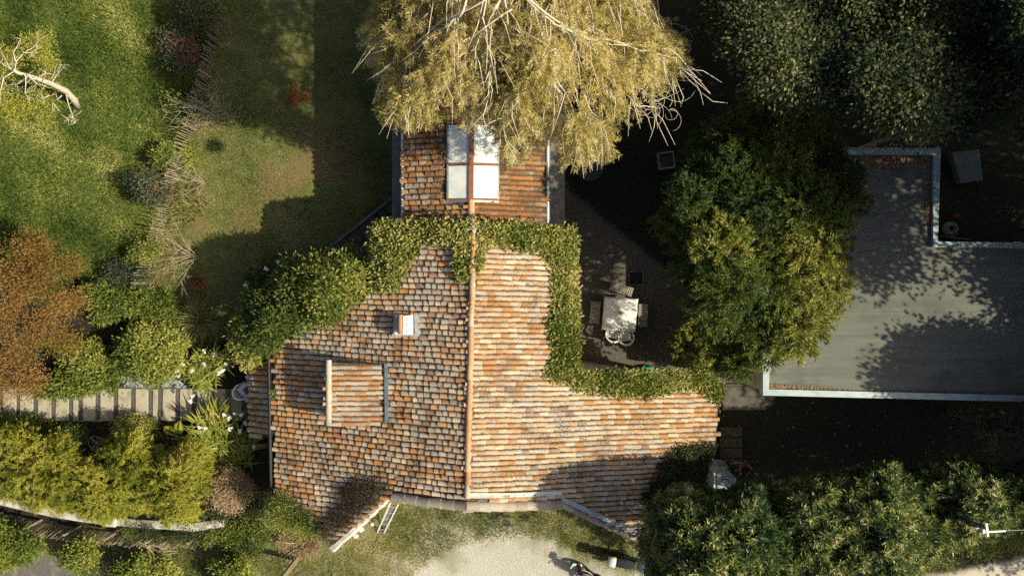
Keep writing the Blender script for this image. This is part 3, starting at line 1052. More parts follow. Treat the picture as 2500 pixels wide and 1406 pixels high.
def limbs(mb, hub, tips, rng, r0=.10, r1=.012, sag=.12, wig=.10, n=5, seg=6):
    for t in tips:
        hub = Vector(hub); t = Vector(t)
        L = (t - hub).length
        path, rr = [], []
        wv = [Vector(rng.normal(0, wig, 3)) * L * .3 for _ in range(2)]
        for i in range(seg + 1):
            f = i / seg
            p = hub.lerp(t, f) + Vector((0, 0, math.sin(math.pi * f) * sag * L)) + wv[0] * math.sin(math.pi * f) + wv[1] * math.sin(2 * math.pi * f) * .5
            path.append(p); rr.append(r0 * (1 - f) ** .8 + r1)
        mb.tube(path, rr, n=n, cap=False)
        yield path


def rnd_col(P, rng, seed=0., fr=1.0, a=.45, b=.35):
    return np.clip(.5 + a * noise2(P[:, :2] * fr, seed) * .8 + b * (rng.random(len(P)) - .5) * 2, 0, 1)


def bushy(name, label, cat, poly, z0, z1, n, k, r, L, Wd, style, mat, seed, base=None, edge=.7, lump=.3, freq=1.5, depth=.4, flat=.9, out=.3,
          stems=10, stem_mat='bark', stem_r=.03, group=None, hub_z=None, colfr=1.2, cola=.5, colb=.3, drop=-.1, limb_vis=0.0, puff=None, tilt=0.0, tilty=0.0, per=8, part='crown', stem_part='trunk', trunk_r=.12):
    rng = np.random.default_rng(seed)
    C = crown_pts(poly, z0, z1, n, rng, edge, lump, freq, depth, min(.3, .35 * (z1 - z0)) if puff is None else puff, per, tilt, tilty)
    T = hanging(C, poly, drop) * out
    B, D = clumps(C, k, r, rng, style, T)
    V = leaf_quads(B, D, L, Wd, rng, flat)
    V[:, :, 2] = np.maximum(V[:, :, 2], .02)
    col = np.repeat(rnd_col(C, rng, seed * .37, colfr, cola, colb), k) + rng.normal(0, .10, len(B))
    c = base if base is not None else np.mean(C[:, :2], axis=0)
    root = plant(name, label, cat, (float(c[0]), float(c[1])), group)
    put(quads_mesh(part, V, np.clip(col, 0, 1), FM[mat]), root)
    if stems:
        mb = MB()
        hz = hub_z if hub_z is not None else max(.05, z0 * .35)
        b0 = Vector((float(c[0]), float(c[1]), 0)); hub = Vector((b0.x, b0.y, hz))
        if hz > .4:
            mb.tube([b0, b0.lerp(hub, .5) + Vector((trunk_r * .4, 0, 0)), hub], trunk_r, trunk_r * .75, 8)
        ids = rng.choice(len(C), min(stems, len(C)), replace=False)
        tips = C[ids] + np.array((0, 0, limb_vis))
        for _ in limbs(mb, hub, tips, rng, stem_r, .006, .05, .12): pass
        put(mb.build(stem_part, M[stem_mat]), root)
    return root, C, rng


def flowers(root, pts, r, n, seed, size=.10):
    rng = np.random.default_rng(seed)
    P = np.array(pts)
    for p in P:
        B = p + rng.normal(0, .012, (n, 3)) * np.array((1, 1, .4))
        D = nrm(rng.normal(0, 1, (n, 3)) * np.array((1, 1, .4)))
        V = leaf_quads(B, D, size, size * .8, rng, 1.5)
        put(quads_mesh('flower', V, rng.random(n), FM['petal']), root)


def ribbons(C, az, el, L, Wd, droop, rng, seg=5):
    """arching strap leaves: returns quads"""
    n = len(C)
    out = np.empty((n, seg, 4, 3))
    dirh = np.column_stack([np.cos(az), np.sin(az), np.zeros(n)])
    side = np.column_stack([-np.sin(az), np.cos(az), np.zeros(n)])
    pr = []
    for i in range(seg + 1):
        f = i / seg
        hx = L * f * np.cos(el * (1 - .25 * f)); hz = L * f * np.sin(el) - droop * L * f * f
        p = C + dirh * hx[:, None]; p[:, 2] += hz
        w = Wd * (1 - f ** 2.2) * (.55 + .45 * min(1, f * 4)) / 2 + .001
        pr.append((p - side * w[:, None] + np.array((0, 0, .0)), p + side * w[:, None]))
    for i in range(seg):
        out[:, i, 0], out[:, i, 1] = pr[i]
        out[:, i, 3], out[:, i, 2] = pr[i + 1]
    return out.reshape(-1, 4, 3), seg


def strap_plant(name, label, cat, heads, n, L, Wd, mat, seed, el=(.35, 1.35), droop=.35, az=None, group=None, part='leaves', roots=.10):
    rng = np.random.default_rng(seed)
    Vs, Cs = [], []
    for h in heads:
        C = np.array(h) + rng.normal(0, roots, (n, 3)) * np.array((1, 1, .2))
        C[:, 2] = np.maximum(C[:, 2], .01)
        a = rng.random(n) * 6.283 if az is None else az + rng.normal(0, .8, n)
        e = rng.uniform(el[0], el[1], n)
        l = L * rng.uniform(.6, 1.15, n); w = Wd * rng.uniform(.7, 1.2, n)
        V, sg = ribbons(C, a, e, l, w, droop, rng)
        V[:, :, 2] = np.maximum(V[:, :, 2], .02)
        Vs.append(V); Cs.append(np.repeat(np.clip(rng.random(n) * .8 + rng.normal(.1, .1), 0, 1), sg))
    root = plant(name, label, cat, tuple(np.mean(np.array(heads), axis=0)[:2]), group)
    put(quads_mesh(part, np.vstack(Vs), np.hstack(Cs), FM[mat]), root)
    return root


def fern(px, py, z, L, az_list, seed, label, group):
    rng = np.random.default_rng(seed)
    base = np.array(W(px, py, z)); Vs = []
    root = plant('fern', label, 'fern', base, group)
    for a in az_list:
        d = np.array((math.cos(a), math.sin(a), 0)); s = np.array((-d[1], d[0], 0))
        n = 22
        f = np.linspace(.08, 1, n)
        P = base + d * (L * f)[:, None]; P[:, 2] += .25 * np.sin(f * 2.2)
        B, D, Ln = [], [], []
        for sg in (-1, 1):
            B.append(P); D.append(nrm(d * .45 + s * sg + 0 * P)); Ln.append(L * .34 * np.sin(np.clip(f * 2.9 + .25, 0, 3.1)) + .02)
        B, D, Ln = np.vstack(B), np.vstack(D), np.hstack(Ln)
        V = leaf_quads(B, D, 1.0, .05, rng, 3)
        V = B[:, None] + (V - B[:, None]) * np.array((1, 1, 1)) * Ln[:, None, None] / 1.0
        side = nrm(np.cross(D, np.array((0, 0, 1.)))) * .012
        V[:, 1] = B + D * Ln[:, None] * .45 + side; V[:, 3] = B + D * Ln[:, None] * .45 - side
        V[:, 2] = B + D * Ln[:, None]; V[:, 2, 2] -= .03
        o = quads_mesh('frond', V, np.clip(rng.normal(.65, .15, len(V)), 0, 1), FM['golden'])
        put(o, root)
    return root


# ------------------------------------------------------------------ yellow feathery tree at the top
def yellow_tree():
    rng = np.random.default_rng(101)
    zr = 7.2
    poly = wpoly([(905, -10), (896, 60), (886, 110), (915, 165), (935, 205), (925, 262), (965, 300), (1010, 300), (1060, 300), (1120, 302), (1205, 300), (1232, 350), (1258, 392), (1300, 365), (1332, 330), (1362, 340), (1378, 395), (1420, 405), (1465, 395), (1495, 365), (1505, 310), (1540, 285), (1600, 258), (1640, 205), (1672, 150), (1650, 100), (1600, 55), (1570, 0), (1640, -160), (1560, -360), (1280, -420), (1000, -330), (900, -150)], zr)
    base = W(1262, -150, 0)
    root = plant('yellow_feathery_tree', 'large yellow tree with pale branches overhanging the tiled annex', 'tree', base)
    for i, (x, y) in enumerate(poly): poly[i] = (x * .97, y + (.30 if y > 2.0 else .1))
    C = crown_pts(poly, 6.6, 10.4, 6400, rng, .8, .45, 1.0, .6, .62, 24)
    hub = Vector((base.x, base.y + .4, 5.4))
    T = np.array(C) - np.array(hub); T = nrm(T); T[:, 2] -= .25
    B, D = clumps(C, 54, .58, rng, 'twig', T * .8)
    V = leaf_quads(B, D, .135, .017, rng, .8)
    # leaf colour shifts darker and greener towards the western rim
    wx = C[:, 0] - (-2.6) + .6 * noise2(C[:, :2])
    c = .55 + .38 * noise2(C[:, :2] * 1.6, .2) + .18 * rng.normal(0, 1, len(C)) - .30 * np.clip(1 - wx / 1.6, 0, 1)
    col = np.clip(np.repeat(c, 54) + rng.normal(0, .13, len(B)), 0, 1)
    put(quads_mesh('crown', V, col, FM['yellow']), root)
    # silvery leaf tufts
    ids = rng.choice(len(C), 240, replace=False)
    ids = ids[C[ids, 0] < .6]
    B, D = clumps(C[ids] + np.array((0, 0, .1)), 26, .34, rng, 'twig', T[ids])
    put(quads_mesh('leaf_tuft', leaf_quads(B, D, .13, .045, rng, .9), np.clip(rng.normal(.6, .25, len(B)), 0, 1), FM['olive']), root)
    mb = MB()
    mb.tube([base, base + Vector((.1, .2, 2.5)), hub], .34, .26, 10)
    # main limbs seen in the photograph (pixel paths on the upper crown)
    mains = [[(1240, -40), (1150, 20), (1060, 62), (985, 85), (905, 92)], [(1230, -30), (1215, 20), (1190, 60), (1205, 110), (1215, 150)],
             [(1130, 30), (1100, 50), (1092, 110), (1125, 160)], [(1250, -30), (1330, 30), (1400, 80), (1470, 105), (1545, 118)],
             [(1230, -20), (1240, 60), (1300, 110), (1360, 90)], [(1100, 160), (1060, 185), (1000, 225), (975, 252)],
             [(1180, 40), (1200, 150), (1190, 210), (1205, 250)], [(1280, 0), (1370, 75), (1440, 110), (1510, 160), (1560, 185)],
             [(1420, 225), (1440, 280), (1470, 335), (1480, 400)], [(1400, 200), (1418, 290), (1415, 350), (1440, 410)],
             [(1320, 80), (1335, 150), (1345, 210), (1330, 260)], [(1250, 20), (1180, 70), (1140, 120), (1120, 180)],
             [(1100, 60), (1050, 85), (980, 130), (950, 160)], [(1350, 60), (1440, 95), (1560, 110), (1640, 120), (1690, 175), (1706, 222)],
             [(1500, 110), (1590, 125), (1650, 145), (1660, 180), (1640, 190)], [(1400, 120), (1500, 205), (1560, 260), (1600, 262)],
             [(1300, 150), (1250, 230), (1225, 300), (1220, 350)], [(1350, 180), (1390, 260), (1410, 330), (1400, 400)]]
    for i, m in enumerate(mains):
        pts = []
        n = len(m)
        for j, (x, y) in enumerate(m):
            f = j / (n - 1)
            if y > 230 and x < 1540: y = 230 + (y - 230) * .68
            z = 11.25 - .6 * f - max(0, (math.hypot(x - 1260, (y + 40) * 1.15) - 120) / 420) * 3.0
            pts.append(W(x, y, z))
        r = .028 if i < 5 else .020
        sm = []
        for j in range(n - 1):
            for q in range(3):
                sm.append(pts[j].lerp(pts[j + 1], q / 3) + Vector((rng.normal(0, .02), rng.normal(0, .02), 0)))
        sm.append(pts[-1])
        mb.tube(sm, r, .012, 5)
        if i < 8: mb.tube([hub, hub.lerp(pts[0], .5) + Vector((0, 0, .3)), pts[0]], .06, r, 6)
        # side twigs
        for q in range(9):
            s = sm[int(rng.integers(2, len(sm)))]
            d = Vector((rng.normal(0, .8) + (s.x - hub.x) * .25, rng.normal(0, .8) + (s.y - hub.y) * .25, 0)).normalized() * rng.uniform(.5, 1.3)
            mb.tube([s, s + d * .5 + Vector((rng.normal(0, .08), rng.normal(0, .08), .04)), s + d - Vector((0, 0, .12))], .018, .005, 4)
    ids = rng.choice(len(C), 520, replace=False)
    for t in C[ids]:
        t = Vector(t); d = (t - hub); d.z *= .3; d.normalize()
        a = t - d * rng.uniform(.6, 1.4) + Vector((rng.normal(0, .2), rng.normal(0, .2), .22))
        mb.tube([a, (a + t) / 2 + Vector((rng.normal(0, .07), rng.normal(0, .07), .24)), t + Vector((0, 0, .14))], .017, .007, 4)
    # bare curling twigs on the right rim
    for i in range(90):
        p = W(rng.uniform(1540, 1640), rng.uniform(60, 270), 7.4)
        a0 = rng.uniform(-1.2, 1.2); cur = rng.uniform(-2.0, 2.0); q = p.copy(); path = [q.copy()]
        for j in range(11):
            a0 += cur * .26
            q = q + Vector((math.cos(a0), math.sin(a0), -.05)) * rng.uniform(.06, .11); path.append(q.copy())
        mb.tube(path, .008, .003, 4)
    put(mb.build('trunk', M['pale_bark'], smooth=True), root)


yellow_tree()

# ------------------------------------------------------------------ green tree over the courtyard
def courtyard_tree():
    rng = np.random.default_rng(202)
    pix = [(1862, 215), (1880, 200), (1900, 240), (1905, 275), (2020, 285), (2008, 330), (2060, 395), (2122, 470), (2095, 555), (2062, 620), (2068, 740), (2035, 790), (1955, 830), (1895, 850), (1862, 880), (1800, 905), (1770, 850), (1700, 815), (1672, 760), (1650, 720), (1612, 660), (1600, 600), (1570, 545), (1640, 475), (1660, 400), (1715, 320), (1785, 290), (1838, 240)]
    poly = wpoly(pix, 5.6)
    base = W(1840, 560, 0)
    root = plant('courtyard_tree', 'dense green tree with narrow leaves between courtyard and flat roof', 'tree', base)
    lobes = [(1868, 228, 26), (1855, 285, 44), (1955, 312, 46), (2005, 320, 24), (1790, 335, 52), (1712, 352, 36), (1690, 425, 44), (1640, 478, 34), (1800, 425, 62), (1905, 400, 66), (2000, 395, 56), (2062, 445, 58), (1742, 470, 48), (1845, 500, 66),
             (1960, 500, 72), (2055, 535, 42), (2100, 490, 26), (1600, 545, 36), (1690, 545, 60), (1640, 600, 40), (1760, 600, 62), (1880, 610, 72), (1990, 600, 66), (1675, 650, 46), (1785, 700, 62), (1900, 715, 78), (2012, 690, 54), (2045, 735, 30), (1850, 792, 62), (1955, 785, 56), (1735, 770, 46), (1795, 850, 46), (1875, 845, 34), (1700, 700, 44), (2050, 600, 30), (1805, 890, 22), (1560, 548, 14), (1955, 825, 34), (1885, 815, 40)]
    Cs, Ts, cs = [], [], []
    for x, y, r in lobes:
        if x < 1780: x += (1780 - x) * .32; r *= .9
        if x > 2040: x -= 22
        dc = min(1.0, min(math.hypot(x - 1850, y - 560) / 400, 1))
        zl = 6.9 - 2.6 * dc ** 1.6 + rng.normal(0, .35) + .0012 * (x - 1850)
        R = r / (F / (H - zl)) * 1.0
        c = W(x, y, zl)
        m = int(40 + 150 * R * R * 1.5)
        q = np.sqrt(rng.random(m)) * rng.uniform(.75, 1.25, m); a = rng.random(m) * 6.283
        P = np.column_stack([c.x + R * q * np.cos(a), c.y + R * q * np.sin(a), zl + R * .75 * (np.sqrt(np.maximum(0, 1.56 - q ** 2)) - .8) - .5 * rng.random(m) ** 3])
        t = np.column_stack([np.cos(a) * q, np.sin(a) * q, .35 - .5 * q])
        Cs.append(P); Ts.append(t); cs.append(np.full(m, rng.normal(0, .12)))
    C, T, lc = np.vstack(Cs), np.vstack(Ts), np.hstack(cs)
    B, D = clumps(C, 36, .40, rng, 'twig', T * .9)
    V = leaf_quads(B, D, .15, .030, rng, .8)
    c = rnd_col(C, rng, .9, .8, .36, .2) + .02 + lc + .02 * (C[:, 0] - 7) - .05 * (C[:, 1] - 1)  # leaves painted yellower towards the sunlit south-east, darker on the shaded side
    col = np.clip(np.repeat(c, 36) + rng.normal(0, .14, len(B)), 0, 1)
    put(quads_mesh('crown', V, col, FM['bamboo']), root)
    mb = MB(); hub = Vector((base.x, base.y, 2.6))
    mb.tube([base, base.lerp(hub, .5) + Vector((.08, 0, 0)), hub], .22, .16, 9)
    for _ in limbs(mb, hub, C[rng.choice(len(C), 45, replace=False)] - np.array((0, 0, .25)), rng, .07, .008, .1): pass
    put(mb.build('trunk', M['bark'], smooth=True), root)


courtyard_tree()
bushy('olive_shrub', 'small grey green shrub at the foot of the courtyard tree', 'shrub', wpoly([(1640, 812), (1690, 800), (1740, 830), (1765, 880), (1740, 920), (1690, 905), (1645, 870), (1625, 840)], 2.2), .8, 2.4, 200, 26, .3, .13, .04, 'twig', 'shrub', 203, cola=.3, depth=1.0)

# ------------------------------------------------------------------ oaks, top right, and the tall trees east of the plot that shade the yard
def oak(name, label, pix, z0, z1, n, k, base_px, seed, group=None, leaf=(.115, .065), mat='oak', limbs_n=40, zr=None):
    rng = np.random.default_rng(seed)
    zr = zr or z0 + .6
    poly = wpoly(pix, zr)
    base = W(*base_px, 0)
    root = plant(name, label, 'tree', base, group)
    C = crown_pts(poly, z0, z1, int(n * 1.9), rng, .5, .8, .9, .9, .66, 26)
    B, D = clumps(C, k, .42, rng, 'ball')
    V = leaf_quads(B, D, leaf[0], leaf[1], rng, .9)
    col = np.clip(np.repeat(rnd_col(C, rng, seed * .1, 1.0, .5, .3) - .05, k) + rng.normal(0, .13, len(B)), 0, 1)
    put(quads_mesh('crown', V, col, FM[mat]), root)
    mb = MB(); hub = Vector((base.x, base.y, z0 * .55))
    mb.tube([base, base.lerp(hub, .5) + Vector((.1, .1, 0)), hub], .32, .24, 9)
    for _ in limbs(mb, hub, C[rng.choice(len(C), limbs_n, replace=False)] + np.array((0, 0, -.1)), rng, .09, .010, .08): pass
    put(mb.build('trunk', M['bark'], smooth=True), root)
    return root


oak('oak_tree', 'dark oak at the top edge right of the yellow tree', [(1715, -80), (1705, 20), (1760, 80), (1800, 120), (1850, 165), (1880, 210), (1960, 240), (2090, 262), (2170, 160), (2190, 20), (2180, -120), (2000, -330), (1800, -260)], 7.2, 8.8, 1500, 28, (1890, 60), 301, 'oaks')
oak('oak_tree', 'dark oak with hanging vines above the flat roof', [(2040, -100), (2030, 60), (2050, 170), (2090, 275), (2150, 300), (2230, 325), (2330, 305), (2440, 280), (2490, 150), (2510, 0), (2480, -160), (2240, -300)], 7.4, 9.3, 1500, 28, (2150, 120), 302, 'oaks')
oak('oak_tree', 'dark oak in the top right corner of the plot', [(2390, -120), (2400, 80), (2420, 250), (2500, 270), (2620, 300), (2800, 250), (2850, 0), (2800, -250), (2560, -300)], 7.6, 9.8, 1200, 28, (2400, 140), 303, 'oaks')
bushy('hanging_vine', 'thin vines trailing below the oak over the flat roof', 'vine', wpoly([(2150, 290), (2260, 300), (2310, 330), (2290, 352), (2230, 360), (2180, 345)], 4.5), 3.9, 4.8, 70, 8, .3, .09, .05, 'ball', 'dark', 304, stems=22, stem_r=.012, hub_z=4.9, stem_mat='twig', stem_part='stem')


def shade_tree(x, y, r, z0, z1, seed, n=900, lab='', tx=0):
    pts = [((x + r * math.cos(a) * (1 + .15 * math.sin(3 * a + seed))), (y + r * math.sin(a) * (1 + .15 * math.cos(2 * a + seed)))) for a in np.linspace(0, 6.283, 16, endpoint=False)]
    rng = np.random.default_rng(seed)
    root = plant('tall_tree', lab, 'tree', (x + tx, y), 'tall trees beyond the flat roof')
    C = crown_pts(pts, z0, z1, n, rng, .9, .8, .8, 2.0)
    B, D = clumps(C, 56, .6, rng, 'ball')
    put(quads_mesh('crown', leaf_quads(B, D, .18, .12, rng, .8), rng.random(len(B)), FM['oak']), root)
    mb = MB(); b = Vector((x + tx, y, 0)); hub = Vector((x + tx * .7, y, z0 * .7)); mb.tube([b, hub], .35, .25, 9)
    for _ in limbs(mb, hub, C[rng.choice(len(C), 30, replace=False)], rng, .1, .01, .05): pass
    put(mb.build('trunk', M['bark']), root)


shade_tree(18.9, 3.2, 4.7, 9.8, 14.6, 401, n=1700, tx=3.0, lab='tall dark tree east of the flat roof, nearest the oaks')
shade_tree(20.9, -4.8, 2.9, 6.0, 10.0, 402, n=700, lab='tall dark tree behind the right end of the oleander hedge')
shade_tree(22.8, -.6, 2.2, 5.5, 9.2, 403, n=450, lab='shorter dark tree between two taller ones east of the flat roof')
shade_tree(26.6, 3.6, 4.0, 4.5, 12.0, 404, n=1000, lab='broad dark tree farthest east beyond the dark yard')
shade_tree(24.6, -8.2, 3.0, 4.0, 10.0, 405, n=700, lab='dark tree at the lower right beyond the pale road')

# ------------------------------------------------------------------ lawn side trees
def rust_tree():
    pix = [(-220, 600), (-60, 560), (60, 555), (110, 600), (150, 610), (185, 660), (200, 730), (205, 790), (200, 830), (150, 870), (150, 920), (90, 960), (30, 985), (-120, 1000), (-260, 820)]
    rng = np.random.default_rng(501); poly = wpoly(pix, 4.0)
    root = plant('rust_tree', 'rust brown feathery tree at the left edge', 'tree', W(20, 760, 0))
    C = crown_pts(poly, 2.4, 4.6, 1150, rng, .8, .7, 1.5, .8, .50, 24)
    k = 40
    B, D = clumps(C, k, .28, rng, 'ball')
    V = leaf_quads(B, D, .10, .034, rng, .8)
    edge = np.clip(1 - dist_edge(C, poly) / 1.2, 0, 1)
    c = .62 + .3 * noise2(C[:, :2] * 1.2, .5) - .45 * edge * (rng.random(len(C)) < .6)
    put(quads_mesh('crown', V, np.clip(np.repeat(c, k) + rng.normal(0, .15, len(B)), 0, 1), FM['rust']), root)
    mb = MB(); hub = Vector(W(20, 760, 2.2)); mb.tube([W(20, 760, 0), hub], .18, .13, 8)
    tips = C[rng.choice(len(C), 70, replace=False)] + np.array((0, 0, .03))
    for path in limbs(mb, hub, tips, rng, .028, .006, .02, .14):
        pass
    put(mb.build('trunk', M['twig'], smooth=True), root)


rust_tree()


def pale_tree():
    rng = np.random.default_rng(511)
    base = W(190, 262, 0)
    root = plant('leaning_tree', 'leaning tree with pale bare trunk and thin yellow green leaves', 'tree', base)
    mb = MB()
    tr = [W(190, 262, 0), W(180, 243, .5), W(160, 222, 1.2), W(125, 205, 2.0), W(85, 190, 2.8), W(42, 178, 3.3), W(34, 172, 3.5)]
    mb.tube(tr, [.13, .12, .11, .09, .07, .055, .045], n=9)
    kn = W(36, 174, 3.5)
    for m in [[(36, 174), (40, 150), (60, 130), (80, 115), (92, 98)], [(40, 150), (32, 130), (45, 110), (50, 95)], [(36, 174), (0, 155), (-40, 140)], [(36, 174), (10, 192), (-30, 202)], [(60, 180), (65, 205), (60, 228), (75, 245)],
              [(90, 190), (110, 180), (130, 183)], [(60, 130), (75, 128), (90, 120)], [(125, 205), (135, 190), (140, 182), (150, 160)], [(10, 192), (5, 220), (2, 250)], [(85, 195), (70, 190), (40, 205), (20, 210)], [(150, 235), (142, 245), (130, 248)],
              [(160, 232), (168, 255), (178, 285), (185, 300)], [(178, 285), (168, 292)], [(118, 233), (105, 240), (90, 238)], [(36, 174), (20, 160), (5, 130), (0, 120)], [(60, 182), (90, 205), (110, 210)]]:
        z0 = 3.4
        p = [W(x, y, z0 - .1 * j) + Vector((rng.normal(0, .02), rng.normal(0, .02), 0)) for j, (x, y) in enumerate(m)]
        mb.tube(p, .02, .006, 5)
        for q in range(7):
            s = p[int(rng.integers(1, len(p)))]
            d = Vector((rng.normal(0, 1), rng.normal(0, 1), -.1)).normalized() * rng.uniform(.15, .45)
            mb.tube([s, s + d * .5 + Vector((rng.normal(0, .03), rng.normal(0, .03), 0)), s + d], .009, .004, 4)
    put(mb.build('trunk', M['pale_bark'], smooth=True), root)
    poly = wpoly([(-160, 120), (0, 110), (70, 88), (112, 92), (115, 135), (140, 165), (90, 178), (70, 205), (120, 240), (140, 262), (120, 290), (60, 285), (0, 292), (-150, 300)], 2.6)
    C = crown_pts(poly, 1.8, 3.1, 620, rng, .6, .4, 1.4, .8, .35, 14)
    B, D = clumps(C, 28, .3, rng, 'ball')
    put(quads_mesh('crown', leaf_quads(B, D, .08, .028, rng, .9), np.clip(rng.normal(.72, .2, len(B)), 0, 1), FM['golden']), root)


pale_tree()

# laurel with white oleander by the house corner
bushy('laurel_tree', 'bushy laurel spreading onto the west roof edge', 'tree',
      wpoly([(600, 720), (640, 700), (690, 655), (712, 625), (745, 640), (778, 625), (800, 640), (850, 622), (880, 640), (905, 690), (900, 712), (850, 735), (830, 770), (812, 805), (790, 790), (760, 800), (700, 830), (670, 850), (612, 892), (590, 880), (568, 845), (575, 790), (590, 760)], 3.4), 2.4, 4.1, 1250, 24, .26, .14, .06, 'ball', 'laurel', 601, lump=.5, freq=1.9, depth=.5, stems=30, stem_r=.045, hub_z=1.6, cola=.5, puff=.55, tilt=.42)
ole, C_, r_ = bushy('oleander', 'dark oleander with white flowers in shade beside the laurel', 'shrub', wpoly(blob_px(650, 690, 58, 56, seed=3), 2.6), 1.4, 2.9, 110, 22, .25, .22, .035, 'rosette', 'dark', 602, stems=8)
flowers(ole, [W(678, 640, 2.9), W(650, 657, 2.9), W(666, 678, 2.9), W(600, 695, 2.6), W(612, 712, 2.6), W(663, 712, 2.7)], .06, 9, 603)

# ------------------------------------------------------------------ ivy on the roof
def ivy(name, label, strips, n, seed, mat='ivy', lift=.11, stem=True, leaf=(.105, .08), k=14):
    rng = np.random.default_rng(seed)
    Cs = []
    for sl, pix, wgt in strips:
        uv = [sl.uv(sl.hit(*p)) for p in pix]
        P = sample_poly(uv, int(n * wgt), rng)
        d = np.minimum(dist_edge(P, uv) / .25, 1)
        keep = rng.random(len(P)) < .35 + .65 * d
        P, d = P[keep], d[keep]
        q = np.array(sl.A) + P[:, :1] * np.array(sl.r) + P[:, 1:] * np.array(sl.d)
        hgt = .05 + lift * d * (.5 + rng.random(len(P)) * .7) + .10 * np.maximum(0, noise2(q[:, :2] * 2.2, .4))
        Cs.append(q + hgt[:, None] * np.array(sl.n))
    C = np.vstack(Cs)
    B, D = clumps(C, k, .11, rng, 'ball')
    D[:, 2] += .25; D = nrm(D)
    V = leaf_quads(B, D, leaf[0], leaf[1], rng, 1.1)
    col = np.clip(np.repeat(rnd_col(C, rng, seed, 1.3, .4, .25), k) + rng.normal(0, .18, len(B)), 0, 1)
    c = C.mean(0)
    root = plant(name, label, 'climber', c)
    put(quads_mesh('leaves', V, col, FM[mat]), root)
    mb = MB()
    left = [Vector(q) for q in C[rng.choice(len(C), 80, replace=False)]]
    path = [left.pop()]
    while left:
        k_ = min(range(len(left)), key=lambda i: (left[i] - path[-1]).length)
        if (left[k_] - path[-1]).length > 1.6:
            break
        nx = left.pop(k_)
        path.append((path[-1] + nx) / 2 - Vector((0, 0, .05))); path.append(nx - Vector((0, 0, .08)))
    mb.tube(path, .014, .008, 5)
    put(mb.build('stem', M['bark']), root)
    return root


ivy('ivy', 'thick green ivy edging the north and courtyard sides of the roof',
    [(SW_, [(912, 542), (1156, 540), (1150, 600), (1148, 680), (1130, 690), (1112, 640), (1116, 602), (1080, 598), (1020, 592), (1026, 620), (1000, 640), (990, 680), (965, 710), (920, 712), (880, 735), (855, 728), (880, 705), (912, 690), (906, 600)], .42),
     (SE_, [(1156, 540), (1260, 548), (1405, 560), (1408, 700), (1412, 880), (1418, 908), (1500, 905), (1600, 905), (1690, 898), (1745, 905), (1762, 960), (1752, 985), (1700, 950), (1640, 955), (1550, 968), (1480, 962), (1420, 955), (1380, 935), (1322, 920), (1340, 890), (1352, 850), (1330, 800), (1352, 740), (1345, 690), (1338, 640), (1310, 618), (1240, 610), (1185, 602), (1170, 660), (1150, 690)], .72)], 3000, 701)
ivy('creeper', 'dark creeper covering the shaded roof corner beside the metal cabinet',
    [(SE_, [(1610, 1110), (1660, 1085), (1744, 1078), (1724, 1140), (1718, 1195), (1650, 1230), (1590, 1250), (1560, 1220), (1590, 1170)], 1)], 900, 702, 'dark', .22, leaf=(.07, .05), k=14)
ivy('withered_creeper', 'withered grey creeper in the roof corner behind the white wing wall',
    [(SW_, [(880, 1160), (930, 1158), (965, 1185), (955, 1200), (880, 1265), (812, 1322), (770, 1275), (820, 1250), (838, 1200), (850, 1172)], 1)], 900, 703, 'deadgrey', .12, leaf=(.07, .018), k=12)

# ------------------------------------------------------------------ oleander hedge bottom right
HG = 'oleander hedge plants'
OH = dict(group=HG, cola=.35, colb=.45, lump=.45, freq=1.6, depth=.8, stems=24, hub_z=1.6, flat=.7, puff=.26, per=4)
bushy('oleander_hedge', 'tall dark oleander leaning over the shaded house corner', 'hedge', wpoly([(1565, 1335), (1570, 1260), (1600, 1205), (1680, 1172), (1725, 1190), (1760, 1200), (1800, 1180), (1870, 1180), (1920, 1290), (1910, 1440), (1720, 1520), (1590, 1480)], 5.8), 4.6, 8.0, 2300, 26, .15, .20, .042, 'rosette', 'oleander', 801, tilty=.45, **OH)
bushy('oleander_hedge', 'thick middle stretch of the oleander hedge', 'hedge', wpoly([(1800, 1260), (1850, 1195), (1930, 1175), (2010, 1160), (2085, 1140), (2200, 1132), (2250, 1210), (2270, 1320), (2240, 1430), (2100, 1500), (1850, 1500), (1800, 1380)], 5.0), 3.9, 6.3, 2800, 26, .15, .20, .042, 'rosette', 'oleander', 802, **OH)
bushy('oleander_hedge', 'right end of the oleander hedge by the white pole', 'hedge', wpoly([(2170, 1145), (2260, 1140), (2340, 1115), (2420, 1135), (2520, 1125), (2700, 1125), (2700, 1270), (2500, 1300), (2350, 1335), (2200, 1390)], 4.2), 3.1, 5.0, 2800, 26, .15, .19, .040, 'rosette', 'oleander', 803, **OH)
bushy('roadside_shrub', 'lighter small leaved shrub along the pale road edge', 'shrub', wpoly([(2060, 1440), (2120, 1370), (2220, 1310), (2330, 1275), (2500, 1285), (2600, 1280), (2560, 1328), (2400, 1362), (2250, 1392), (2150, 1430)], 2.0), 1.0, 2.6, 520, 26, .28, .10, .03, 'ball', 'shrub', 804, lump=.3, cola=.4)
bushy('thin_tree', 'sparse dark tree by the right edge below the flat roof', 'tree', wpoly([(2380, 1010), (2440, 1020), (2520, 980), (2600, 1050), (2540, 1130), (2450, 1120), (2400, 1090)], 4.0), 3.0, 4.6, 150, 16, .38, .11, .04, 'twig', 'oak', 805, stems=40, stem_r=.03, hub_z=2.0, cola=.3)

